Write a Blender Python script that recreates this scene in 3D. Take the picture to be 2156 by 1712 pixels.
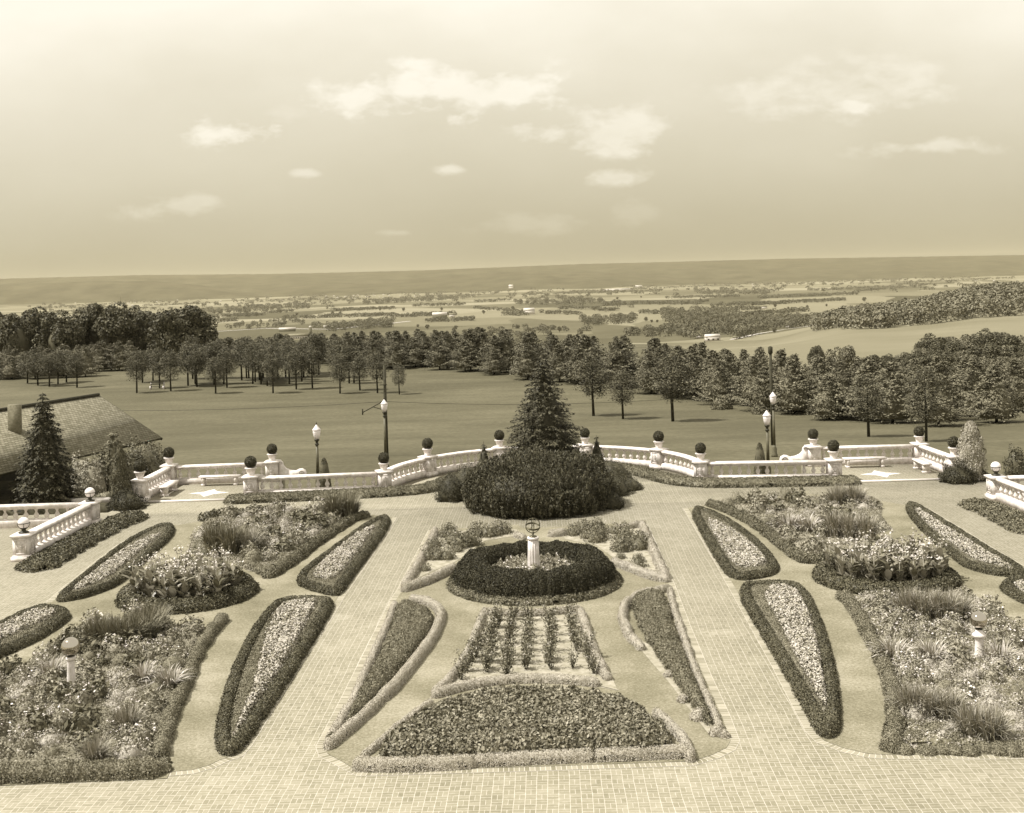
import bpy, bmesh, math, random
import numpy as np
from mathutils import Vector, geometry

# ---------------------------------------------------------------- clearing
for o in list(bpy.data.objects):
    bpy.data.objects.remove(o)
S = bpy.context.scene
COL = S.collection
rng = np.random.default_rng(7)
random.seed(7)

# ---------------------------------------------------------------- camera
F, PX, PY, ROLL, H = 2480.0, 1078.0, 585.0, 0.028, 9.86
cam = bpy.data.cameras.new('camera')
camo = bpy.data.objects.new('camera', cam)
COL.objects.link(camo)
S.camera = camo
camo.location = (0, 0, H)
camo.rotation_mode = 'QUATERNION'
from mathutils import Quaternion
camo.rotation_quaternion = Quaternion((1, 0, 0), math.radians(90)) @ Quaternion((0, 0, 1), -ROLL)
cam.sensor_width = 36
cam.lens = 36 * F / 2156
cam.shift_y = -271 / 2156
cam.clip_start = 0.5
cam.clip_end = 60000
S.render.resolution_x, S.render.resolution_y = 1024, 813
S.view_settings.view_transform = 'Standard'
S.view_settings.look = 'None'
S.view_settings.gamma = 1
S.view_settings.exposure = 1.0

CR, SR = math.cos(ROLL), math.sin(ROLL)
def ray(x, y):
    a, b = (x - PX) / F, (y - PY) / F
    return a * CR - b * SR, a * SR + b * CR          # lateral, downward per metre of depth
def G(x, y, z=0.0):
    X, Yd = ray(x, y)
    D = (H - z) / Yd
    return (X * D, D)
def GD(x, y, D):
    X, Yd = ray(x, y)
    return (X * D, D, H - Yd * D)
def z1(p, z=0): return G((0 + p[0] / 2.14) / 1.391, (1150 + p[1] / 2.14) / 1.391, z)
def z2(p, z=0): return G((1000 + p[0] / 2.14) / 1.391, (1150 + p[1] / 2.14) / 1.391, z)
def z3(p, z=0): return G((2000 + p[0] / 2.14) / 1.391, (1150 + p[1] / 2.14) / 1.391, z)
def z4(p, z=0): return G((0 + p[0] / 2.156) / 1.391, (1700 + p[1] / 2.156) / 1.391, z)
def z5(p, z=0): return G((1000 + p[0] / 2.156) / 1.391, (1700 + p[1] / 2.156) / 1.391, z)
def z6(p, z=0): return G((2000 + p[0] / 2.158) / 1.391, (1700 + p[1] / 2.158) / 1.391, z)
def zp(p, z=0): return G(p[0], p[1], z)
def T(f, pts, z=0): return [f(p, z) for p in pts]

# ---------------------------------------------------------------- sun and sky
SUN_EL = math.radians(57)
SH = Vector((1.0, 0.14))                      # ground direction in which shadows fall
SH.normalize()
sun = bpy.data.lights.new('sun', 'SUN')
sun.energy = 3.6
sun.angle = math.radians(0.5)
sun.color = (1.0, 0.97, 0.92)
so = bpy.data.objects.new('sun', sun)
COL.objects.link(so)
dv = Vector((SH.x * math.cos(SUN_EL), SH.y * math.cos(SUN_EL), -math.sin(SUN_EL)))
so.rotation_euler = dv.to_track_quat('-Z', 'Y').to_euler()
so.location = (-40, 20, 60)

world = bpy.data.worlds.new("World")
S.world = world
world.use_nodes = True
wn, wl = world.node_tree.nodes, world.node_tree.links
wn.clear()
def W(t, **k):
    n = wn.new(t)
    for a, b in k.items(): setattr(n, a, b)
    return n
def mth(nodes, links, op, a, b=None, c=None, clamp=False):
    n = nodes.new('ShaderNodeMath'); n.operation = op; n.use_clamp = clamp
    for i, v in enumerate((a, b, c)):
        if v is None: continue
        if isinstance(v, (int, float)): n.inputs[i].default_value = v
        else: links.new(v, n.inputs[i])
    return n.outputs[0]
WM = lambda op, a, b=None, c=None, clamp=False: mth(wn, wl, op, a, b, c, clamp)
out = W('ShaderNodeOutputWorld')
bg = W('ShaderNodeBackground')
sky = W('ShaderNodeTexSky', sky_type='NISHITA')
sky.sun_disc = False
sky.sun_elevation = SUN_EL
sky.sun_rotation = math.atan2(-SH.x, -SH.y)
sky.air_density = 1.0; sky.dust_density = 2.5
bw = W('ShaderNodeRGBToBW')
wl.new(sky.outputs[0], bw.inputs[0])
tc = W('ShaderNodeTexCoord')
sx = W('ShaderNodeSeparateXYZ')
wl.new(tc.outputs['Generated'], sx.inputs[0])
yy = WM('MAXIMUM', sx.outputs[1], 0.02)
U = WM('DIVIDE', sx.outputs[0], yy)
V = WM('DIVIDE', sx.outputs[2], yy)
cb = W('ShaderNodeCombineXYZ')
wl.new(U, cb.inputs[0]); wl.new(WM('MULTIPLY', V, 1.9), cb.inputs[1])
nz = W('ShaderNodeTexNoise'); nz.inputs['Scale'].default_value = 16; nz.inputs['Detail'].default_value = 9
nz.inputs['Roughness'].default_value = 0.62
wl.new(cb.outputs[0], nz.inputs['Vector'])
nz2 = W('ShaderNodeTexNoise'); nz2.inputs['Scale'].default_value = 4.2; nz2.inputs['Detail'].default_value = 6
wl.new(cb.outputs[0], nz2.inputs['Vector'])
nz3 = W('ShaderNodeTexNoise'); nz3.inputs['Scale'].default_value = 38; nz3.inputs['Detail'].default_value = 6
wl.new(cb.outputs[0], nz3.inputs['Vector'])
tot = None
for (x, y, rx, ry, st) in [(760, 205, 150, 50, .8), (860, 185, 190, 66, .95), (980, 195, 200, 66, .8), (1080, 190, 150, 60, .85), (490, 274, 115, 36, .9), (1180, 278, 110, 32, .6), (1320, 275, 190, 60, .55),
                           (1780, 190, 260, 70, .4), (1790, 225, 80, 22, .7), (640, 366, 50, 13, .38), (945, 356, 38, 17, .5),
                           (1310, 373, 90, 22, .45), (360, 432, 140, 30, .3), (1320, 450, 70, 40, .12), (610, 240, 70, 24, .25),
                           (840, 490, 60, 10, .2), (1950, 310, 180, 24, .4), (1150, 470, 200, 30, .15)]:
    uu, vd = ray(x, y)
    a = WM('DIVIDE', WM('SUBTRACT', U, uu), rx / F)
    b = WM('DIVIDE', WM('SUBTRACT', V, -vd), ry / F)
    # flatter underside
    r = WM('SQRT', WM('ADD', WM('MULTIPLY', a, a), WM('MULTIPLY', b, b)))
    m = WM('SUBTRACT', 1.0, r)
    m = WM('ADD', WM('ADD', WM('MULTIPLY', m, 1.0), 0.05), WM('MULTIPLY', WM('SUBTRACT', nz.outputs[0], 0.54), 4.2))
    m = WM('MULTIPLY', WM('MULTIPLY', m, 1.5, clamp=True), WM('MULTIPLY', WM('SUBTRACT', 1.45, r), 1.6, clamp=True))
    m = WM('MULTIPLY', m, WM('ADD', 0.45, WM('MULTIPLY', nz3.outputs[0], 0.9)))
    m = WM('MULTIPLY', m, st)
    tot = m if tot is None else WM('MAXIMUM', tot, m)
tot = WM('MINIMUM', tot, 1.0)
# thin high veil, stronger high above the horizon
veil = WM('MULTIPLY', WM('SUBTRACT', V, 0.05), 3.2, clamp=True)
veil = WM('MULTIPLY', WM('POWER', veil, 1.3), WM('ADD', WM('MULTIPLY', nz2.outputs[0], 0.7), 0.65))
skyb = WM('ADD', WM('MULTIPLY', WM('POWER', bw.outputs[0], 0.45), 2.05), 0.28)
skyb = WM('ADD', skyb, WM('MULTIPLY', veil, 5.6))
skyb = WM('ADD', skyb, WM('MULTIPLY', WM('SUBTRACT', nz2.outputs[0], 0.5), 0.8))
skyb = WM('MINIMUM', skyb, 6.6)
skyb = WM('ADD', skyb, WM('MULTIPLY', WM('SMOOTH_MIN', WM('MULTIPLY', tot, 0.85), 0.62, 0.3), WM('MAXIMUM', WM('SUBTRACT', 7.2, skyb), 0.7)))
ramp = W('ShaderNodeValToRGB')
wl.new(WM('MULTIPLY', skyb, 0.12), ramp.inputs[0])
E = ramp.color_ramp.elements
E[0].position = 0.0; E[0].color = (1, .89, .60, 1)
E[1].position = 1.0; E[1].color = (1, .97, .90, 1)
e = E.new(0.38); e.color = (1, .90, .63, 1)
e = E.new(0.62); e.color = (1, .93, .75, 1)
mul = W('ShaderNodeVectorMath', operation='SCALE')
wl.new(ramp.outputs[0], mul.inputs[0]); wl.new(skyb, mul.inputs[3])
wl.new(mul.outputs[0], bg.inputs[0])
bg.inputs[1].default_value = 0.078
wl.new(bg.outputs[0], out.inputs[0])

# ---------------------------------------------------------------- materials
def sep(v):
    """sepia print tone of a grey value"""
    g = .90 + min(v, .6) * .04; b = .50 + min(v, .65) * .60
    return (v, v * g, v * b, 1)
def newmat(name):
    m = bpy.data.materials.new(name); m.use_nodes = True
    nt = m.node_tree
    b = nt.nodes['Principled BSDF']
    b.inputs['Specular IOR Level'].default_value = 0.25
    return m, nt.nodes, nt.links, b
def ramp_of(N, L, src, stops):
    r = N.new('ShaderNodeValToRGB')
    E = r.color_ramp.elements
    E[0].position, E[0].color = stops[0][0], sep(stops[0][1])
    E[1].position, E[1].color = stops[-1][0], sep(stops[-1][1])
    for p, v in stops[1:-1]:
        e = E.new(p); e.color = sep(v)
    L.new(src, r.inputs[0])
    return r.outputs[0]
def noise(N, L, scale, detail=4, rough=.55, coord='Object', vec=None, sc3=None):
    t = N.new('ShaderNodeTexNoise')
    t.inputs['Scale'].default_value = scale; t.inputs['Detail'].default_value = detail
    t.inputs['Roughness'].default_value = rough
    if vec is None:
        c = N.new('ShaderNodeTexCoord'); vec = c.outputs[coord]
    if sc3:
        mp = N.new('ShaderNodeMapping'); mp.inputs['Scale'].default_value = sc3
        L.new(vec, mp.inputs[0]); vec = mp.outputs[0]
    L.new(vec, t.inputs['Vector'])
    return t.outputs[0]
def leafmat(name, lo, hi, rough=.55, mid=None, trans=0.0):
    m, N, L, b = newmat(name)
    g = N.new('ShaderNodeNewGeometry')
    lo, hi = lo * 1.3, hi * 1.3
    st = [(0, lo), (1, hi)] if mid is None else [(0, lo), (.6, mid), (1, hi)]
    n = noise(N, L, 1.3, 3)
    v = mth(N, L, 'ADD', g.outputs['Random Per Island'], mth(N, L, 'MULTIPLY', mth(N, L, 'SUBTRACT', n, .5), .9), clamp=True)
    c = ramp_of(N, L, v, st)
    L.new(c, b.inputs['Base Color'])
    b.inputs['Specular IOR Level'].default_value = .18
    b.inputs['Roughness'].default_value = rough
    if trans > 0:
        tr = N.new('ShaderNodeBsdfTranslucent'); L.new(c, tr.inputs[0])
        mx = N.new('ShaderNodeMixShader'); mx.inputs[0].default_value = trans
        L.new(b.outputs[0], mx.inputs[1]); L.new(tr.outputs[0], mx.inputs[2])
        o = [q for q in N if q.type == 'OUTPUT_MATERIAL'][0]
        L.new(mx.outputs[0], o.inputs[0])
    return m
def flat(name, v, rough=.7, var=.15, scale=6, bump=0.0, metal=0, detail=5):
    m, N, L, b = newmat(name)
    n = noise(N, L, scale, detail)
    c = ramp_of(N, L, n, [(.3, v * (1 - var)), (.7, min(v * (1 + var), .95))])
    L.new(c, b.inputs['Base Color'])
    b.inputs['Roughness'].default_value = rough
    b.inputs['Metallic'].default_value = metal
    if bump:
        bp = N.new('ShaderNodeBump'); bp.inputs['Strength'].default_value = bump; bp.inputs['Distance'].default_value = .02
        L.new(noise(N, L, scale * 6, 4), bp.inputs['Height']); L.new(bp.outputs[0], b.inputs['Normal'])
    return m

M = {}
M['stone'] = flat('white_stone', .64, .8, .24, 5, .3, detail=8)
M['stone_dark'] = flat('weathered_stone', .42, .85, .25, 4, .3)
M['coping'] = flat('cement_band', .55, .85, .12, 3, .2)
M['soil'] = flat('pale_soil', .30, .95, .3, 5, .6)
M['soil_dark'] = flat('earth', .14, .95, .35, 5, .6)
M['bark'] = flat('bark', .05, .9, .35, 12, .5)
M['bark_far'] = flat('bark_weathered', .035, .9, .3, 4)
M['iron'] = flat('dark_painted_iron', .035, .5, .2, 8)
M['iron_gray'] = flat('grey_painted_iron', .10, .5, .2, 8)
M['bronze'] = flat('bronze', .11, .45, .3, 8, 0, .6)
M['wood'] = flat('dark_wood', .04, .8, .35, 6)
M['pole'] = flat('creosoted_pole', .045, .85, .3, 6)
M['whitepaint'] = flat('white_paint', .72, .6, .08, 2)
M['farwall'] = flat('whitewash', .5, .8, .05, .2)
M['farroof'] = flat('barn_roof', .16, .8, .2, .2)
M['farroof_light'] = flat('tin_roof', .5, .6, .1, .2)
M['barnwall'] = flat('barn_boards', .10, .85, .2, .3)
M['brick_red'] = flat('chimney_brick', .15, .9, .3, 8)
M['hedge_dark'] = leafmat('clipped_hedge_leaves', .030, .12, .5)
M['hedge_mid'] = leafmat('low_hedge_leaves', .045, .17, .55)
M['edging'] = leafmat('silvery_edging_leaves', .26, .36, .9)
M['yew'] = leafmat('yew_needles', .014, .055, .6)
M['mugo'] = leafmat('mountain_pine_needles', .018, .085, .6)
M['box'] = leafmat('boxwood_leaves', .020, .085, .5)
M['bedleaf'] = leafmat('bedding_leaves', .06, .24, .55)
M['fernleaf'] = leafmat('feathery_leaves', .06, .20, .6)
M['border'] = leafmat('perennial_leaves', .08, .28, .6)
M['border_l'] = leafmat('pale_perennial_leaves', .13, .40, .6)
M['mound'] = leafmat('mound_leaves', .07, .22, .7)
M['grassblade'] = leafmat('ornamental_grass_blades', .12, .34, .6)
M['grassblade_d'] = leafmat('dark_grass_blades', .07, .22, .6)
M['iris'] = leafmat('iris_blades', .16, .42, .45)
M['flower'] = leafmat('pale_petals', .18, .40, .7)
M['flowerw'] = leafmat('white_petals', .40, .62, .7)
M['canna'] = leafmat('canna_leaves', .09, .27, .35, trans=.25)
M['cannafl'] = leafmat('canna_petals', .22, .46, .6)
M['rose'] = leafmat('rose_leaves', .045, .19, .5)
M['spruce'] = leafmat('spruce_needles', .016, .085, .6)
M['spruce_l'] = leafmat('spruce_needles_pale', .04, .15, .6)
M['arbor_l'] = leafmat('pale_arborvitae', .12, .34, .6)
M['arbor'] = leafmat('arborvitae', .04, .13, .6)
M['pine'] = leafmat('pine_needles', .035, .15, .6)
M['pine_p'] = leafmat('park_pine_needles', .028, .115, .6)
M['pine_l'] = leafmat('pine_needles_pale', .055, .17, .7)
M['decid'] = leafmat('oak_leaves', .03, .10, .6)
M['decid_l'] = leafmat('maple_leaves_pale', .05, .17, .6)
M['farwood'] = leafmat('far_wood_leaves', .035, .10, .7)

def mat_brick():
    m, N, L, b = newmat('basketweave_brick')
    A = lambda op, x, y=None, z=None, c=False: mth(N, L, op, x, y, z, c)
    geo = N.new('ShaderNodeNewGeometry')
    mp = N.new('ShaderNodeMapping'); mp.inputs['Rotation'].default_value = (0, 0, math.radians(1.6))
    mp.inputs['Location'].default_value = (50, 50, 0)
    nn = N.new('ShaderNodeTexNoise'); nn.inputs['Scale'].default_value = .5; nn.inputs['Detail'].default_value = 2
    L.new(geo.outputs['Position'], nn.inputs['Vector'])
    vs = N.new('ShaderNodeVectorMath'); vs.operation = 'MULTIPLY_ADD'
    L.new(nn.outputs['Color'], vs.inputs[0]); vs.inputs[1].default_value = (.10, .10, 0)
    L.new(geo.outputs['Position'], vs.inputs[2]); L.new(vs.outputs[0], mp.inputs[0])
    s = N.new('ShaderNodeSeparateXYZ'); L.new(mp.outputs[0], s.inputs[0])
    u = A('DIVIDE', s.outputs[0], .212); v = A('DIVIDE', s.outputs[1], .212)
    fu, fv = A('FRACT', u), A('FRACT', v); iu, iv = A('FLOOR', u), A('FLOOR', v)
    par = A('FLOORED_MODULO', A('ADD', iu, iv), 2.0)
    w = .028
    e = A('MINIMUM', A('MINIMUM', fu, A('SUBTRACT', 1.0, fu)), A('MINIMUM', fv, A('SUBTRACT', 1.0, fv)))
    mx = A('ADD', A('MULTIPLY', fu, par), A('MULTIPLY', fv, A('SUBTRACT', 1.0, par)))
    mid = A('ABSOLUTE', A('SUBTRACT', mx, .5))
    mo = A('MAXIMUM', A('LESS_THAN', e, w * 1.0), A('LESS_THAN', mid, w * .8))
    cb = N.new('ShaderNodeCombineXYZ'); L.new(iu, cb.inputs[0]); L.new(iv, cb.inputs[1]); L.new(A('GREATER_THAN', mx, .5), cb.inputs[2])
    wnz = N.new('ShaderNodeTexWhiteNoise'); L.new(cb.outputs[0], wnz.inputs[0])
    big = noise(N, L, .12, 5, .6, vec=geo.outputs['Position'])
    fine = noise(N, L, 9, 4, .6, vec=geo.outputs['Position'])
    val = A('ADD', A('MULTIPLY', wnz.outputs[0], .26), A('MULTIPLY', big, .78))
    val = A('ADD', val, A('MULTIPLY', A('SUBTRACT', fine, .5), .45))
    mid_n = noise(N, L, .9, 5, .65, vec=geo.outputs['Position'])
    val = A('ADD', val, A('MULTIPLY', A('SUBTRACT', mid_n, .5), .55), c=True)
    sp0 = N.new('ShaderNodeSeparateXYZ'); L.new(geo.outputs['Position'], sp0.inputs[0])
    wash = None
    for (qx, qy) in ((690, 1300), (1512, 1332)):       # mineral wash marks across the two walks
        wx, wy = G(qx, qy)
        a_ = A('DIVIDE', A('SUBTRACT', sp0.outputs[0], wx), .95); b_ = A('DIVIDE', A('SUBTRACT', sp0.outputs[1], wy), .42)
        r_ = A('SUBTRACT', 1.15, A('SQRT', A('ADD', A('MULTIPLY', a_, a_), A('MULTIPLY', b_, b_))))
        r_ = A('MULTIPLY', r_, A('MULTIPLY', A('SUBTRACT', mid_n, .3), 2.6), c=True)
        wash = r_ if wash is None else A('MAXIMUM', wash, r_)
    val = A('ADD', val, A('MULTIPLY', wash, .5))
    c1 = ramp_of(N, L, val, [(.1, .14), (.5, .225), (.95, .33), (1.0, .42)])
    c2 = ramp_of(N, L, fine, [(.3, .34), (.7, .50)])
    mix = N.new('ShaderNodeMix'); mix.data_type = 'RGBA'
    L.new(mo, mix.inputs[0]); L.new(c1, mix.inputs[6]); L.new(c2, mix.inputs[7])
    L.new(mix.outputs[2], b.inputs['Base Color'])
    bp = N.new('ShaderNodeBump'); bp.inputs['Strength'].default_value = .4; bp.inputs['Distance'].default_value = .006
    L.new(A('SUBTRACT', fine, mo), bp.inputs['Height']); L.new(bp.outputs[0], b.inputs['Normal'])
    b.inputs['Roughness'].default_value = .85
    return m
M['brick'] = mat_brick()
def mat_soldier():
    m, N, L, b = newmat('soldier_course_brick')
    A = lambda op, x, y=None, z=None, c=False: mth(N, L, op, x, y, z, c)
    uv = N.new('ShaderNodeUVMap'); s = N.new('ShaderNodeSeparateXYZ'); L.new(uv.outputs[0], s.inputs[0])
    u = A('DIVIDE', s.outputs[0], .105)
    fu = A('FRACT', u)
    mo = A('MAXIMUM', A('LESS_THAN', fu, .13), A('GREATER_THAN', s.outputs[1], .95))
    w = N.new('ShaderNodeTexWhiteNoise'); w.noise_dimensions = '1D'; L.new(A('FLOOR', u), w.inputs['W'])
    c1 = ramp_of(N, L, w.outputs[0], [(0, .18), (1, .32)])
    mix = N.new('ShaderNodeMix'); mix.data_type = 'RGBA'
    L.new(mo, mix.inputs[0]); L.new(c1, mix.inputs[6]); mix.inputs[7].default_value = sep(.46)
    L.new(mix.outputs[2], b.inputs['Base Color']); b.inputs['Roughness'].default_value = .85
    return m
M['soldier'] = mat_soldier()
def mat_grass(name, stops, s1, s2, sc3=None, bump=.5):
    m, N, L, b = newmat(name)
    g = N.new('ShaderNodeNewGeometry')
    A = lambda op, x, y=None, z=None, c=False: mth(N, L, op, x, y, z, c)
    n1 = noise(N, L, s1, 5, .6, vec=g.outputs['Position'], sc3=sc3)
    n2 = noise(N, L, s2, 4, .7, vec=g.outputs['Position'])
    v = A('ADD', A('MULTIPLY', n1, .5), A('MULTIPLY', n2, .5))
    L.new(ramp_of(N, L, v, stops), b.inputs['Base Color'])
    bp = N.new('ShaderNodeBump'); bp.inputs['Strength'].default_value = bump; bp.inputs['Distance'].default_value = .03
    L.new(n2, bp.inputs['Height']); L.new(bp.outputs[0], b.inputs['Normal'])
    b.inputs['Roughness'].default_value = .9; b.inputs['Specular IOR Level'].default_value = .1
    return m
M['turf'] = mat_grass('mown_turf', [(.36, .125), (.5, .21), (.62, .31)], .45, 16, bump=.9)
M['lawn'] = mat_grass('park_lawn', [(.30, .058), (.5, .092), (.68, .14)], .11, 2.2, sc3=(.6, 1.3, 1))
M['field'] = mat_grass('hillside_grass', [(.3, .15), (.7, .23)], .01, .3)

def mat_valley():
    m, N, L, b = newmat('valley_patchwork')
    A = lambda op, x, y=None, z=None, c=False: mth(N, L, op, x, y, z, c)
    g = N.new('ShaderNodeNewGeometry')
    mp = N.new('ShaderNodeMapping'); mp.inputs['Rotation'].default_value = (0, 0, .25)
    mp.inputs['Scale'].default_value = (1 / 520, 1 / 620, 0)
    nw = N.new('ShaderNodeTexNoise'); nw.inputs['Scale'].default_value = .002; L.new(g.outputs['Position'], nw.inputs['Vector'])
    vs = N.new('ShaderNodeVectorMath'); vs.operation = 'MULTIPLY_ADD'; vs.inputs[1].default_value = (300, 300, 0)
    L.new(nw.outputs['Color'], vs.inputs[0]); L.new(g.outputs['Position'], vs.inputs[2]); L.new(vs.outputs[0], mp.inputs[0])
    vo = N.new('ShaderNodeTexVoronoi'); vo.inputs['Scale'].default_value = 1; vo.inputs['Randomness'].default_value = .85
    L.new(mp.outputs[0], vo.inputs['Vector'])
    sp = N.new('ShaderNodeSeparateColor'); L.new(vo.outputs['Color'], sp.inputs[0])
    n = noise(N, L, .006, 6, .65, vec=g.outputs['Position'])
    n2 = noise(N, L, .05, 4, .65, vec=g.outputs['Position'])
    v = A('ADD', A('MULTIPLY', sp.outputs[0], .75), A('MULTIPLY', n, .3))
    v = A('ADD', v, A('MULTIPLY', A('SUBTRACT', n2, .5), .25), c=True)
    c = ramp_of(N, L, v, [(.12, .05), (.3, .085), (.5, .14), (.75, .185), (.97, .25)])
    s = N.new('ShaderNodeSeparateXYZ'); L.new(g.outputs['Position'], s.inputs[0])
    near = A('SUBTRACT', 1.0, A('DIVIDE', A('SUBTRACT', s.outputs[1], 1100.0), 500.0, c=True))
    near.node.use_clamp = True
    c2 = ramp_of(N, L, n, [(.3, .14), (.7, .20)])
    mix = N.new('ShaderNodeMix'); mix.data_type = 'RGBA'
    L.new(near, mix.inputs[0]); L.new(c, mix.inputs[6]); L.new(c2, mix.inputs[7])
    L.new(mix.outputs[2], b.inputs['Base Color']); b.inputs['Roughness'].default_value = .95
    b.inputs['Specular IOR Level'].default_value = .05
    return m
M['valley'] = mat_valley()
def mat_ridge():
    m, N, L, b = newmat('wooded_ridge')
    g = N.new('ShaderNodeNewGeometry')
    n = noise(N, L, .004, 8, .7, vec=g.outputs['Position'])
    L.new(ramp_of(N, L, n, [(.35, .03), (.65, .075)]), b.inputs['Base Color']); b.inputs['Roughness'].default_value = 1
    b.inputs['Specular IOR Level'].default_value = 0
    return m
M['ridge'] = mat_ridge()
def mat_shingle():
    m, N, L, b = newmat('wood_shingles')
    A = lambda op, x, y=None, z=None, c=False: mth(N, L, op, x, y, z, c)
    uv = N.new('ShaderNodeUVMap')
    br = N.new('ShaderNodeTexBrick'); L.new(uv.outputs[0], br.inputs[0])
    br.inputs['Scale'].default_value = 1; br.inputs['Brick Width'].default_value = .22; br.inputs['Row Height'].default_value = .16
    br.inputs['Mortar Size'].default_value = .012; br.offset = .5
    br.inputs['Color1'].default_value = sep(.15); br.inputs['Color2'].default_value = sep(.25); br.inputs['Mortar'].default_value = sep(.05)
    s = N.new('ShaderNodeSeparateXYZ'); L.new(uv.outputs[0], s.inputs[0])
    L.new(br.outputs[0], b.inputs['Base Color'])
    fr = A('FRACT', A('DIVIDE', s.outputs[1], .16))
    bp = N.new('ShaderNodeBump'); bp.inputs['Strength'].default_value = 1; bp.inputs['Distance'].default_value = .05; bp.invert = True
    L.new(fr, bp.inputs['Height']); L.new(bp.outputs[0], b.inputs['Normal'])
    b.inputs['Roughness'].default_value = .9
    return m
M['shingle'] = mat_shingle()
m, N, L, b = newmat('milky_glass'); b.inputs['Base Color'].default_value = sep(.75); b.inputs['Roughness'].default_value = .15
b.inputs['Specular IOR Level'].default_value = .5; M['glass'] = m
m, N, L, b = newmat('mirror_ball'); b.inputs['Base Color'].default_value = sep(.50); b.inputs['Metallic'].default_value = 1; b.inputs['Roughness'].default_value = .06; M['mirror'] = m

# ---------------------------------------------------------------- helpers
def tag(o, label=None, cat=None, group=None, kind=None):
    if label: o['label'] = label
    if cat: o['category'] = cat
    if group: o['group'] = group
    if kind: o['kind'] = kind
    return o
def thing(name, label, cat, loc=(0, 0, 0), rz=0, group=None, sc=1.0):
    o = bpy.data.objects.new(name, None); COL.objects.link(o)
    o.empty_display_size = .2
    o.location = loc; o.rotation_euler = (0, 0, rz); o.scale = (sc, sc, sc)
    return tag(o, label, cat, group)
def dup(root, loc, rz=0, sc=1.0, label=None, group=None):
    r = root.copy(); COL.objects.link(r)
    r.location = loc; r.rotation_euler = (0, 0, rz)
    r.scale = sc if isinstance(sc, tuple) else (sc, sc, sc)
    if label: r['label'] = label
    if group: r['group'] = group
    for ch in list(root.children):
        c = ch.copy(); COL.objects.link(c); c.parent = r
        for g in ch.children:
            d = g.copy(); COL.objects.link(d); d.parent = c
    return r
def npmesh(name, V, Fq=None, Ft=None, smooth=False):
    """V (n,3); Fq (m,4) quads; Ft (k,3) tris"""
    me = bpy.data.meshes.new(name)
    V = np.asarray(V, np.float32)
    idx, st, tot = [], [], []
    n = 0
    if Fq is not None and len(Fq):
        Fq = np.asarray(Fq, np.int32); idx.append(Fq.ravel()); st.append(np.arange(len(Fq)) * 4 + n); tot.append(np.full(len(Fq), 4)); n += Fq.size
    if Ft is not None and len(Ft):
        Ft = np.asarray(Ft, np.int32); idx.append(Ft.ravel()); st.append(np.arange(len(Ft)) * 3 + n); tot.append(np.full(len(Ft), 3)); n += Ft.size
    idx = np.concatenate(idx); st = np.concatenate(st); tot = np.concatenate(tot)
    me.vertices.add(len(V)); me.vertices.foreach_set('co', V.ravel())
    me.loops.add(len(idx)); me.loops.foreach_set('vertex_index', idx.astype(np.int32))
    me.polygons.add(len(st)); me.polygons.foreach_set('loop_start', st.astype(np.int32)); me.polygons.foreach_set('loop_total', tot.astype(np.int32))
    if smooth: me.polygons.foreach_set('use_smooth', np.ones(len(st), bool))
    me.update(calc_edges=True)
    me.validate()
    return me
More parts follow.
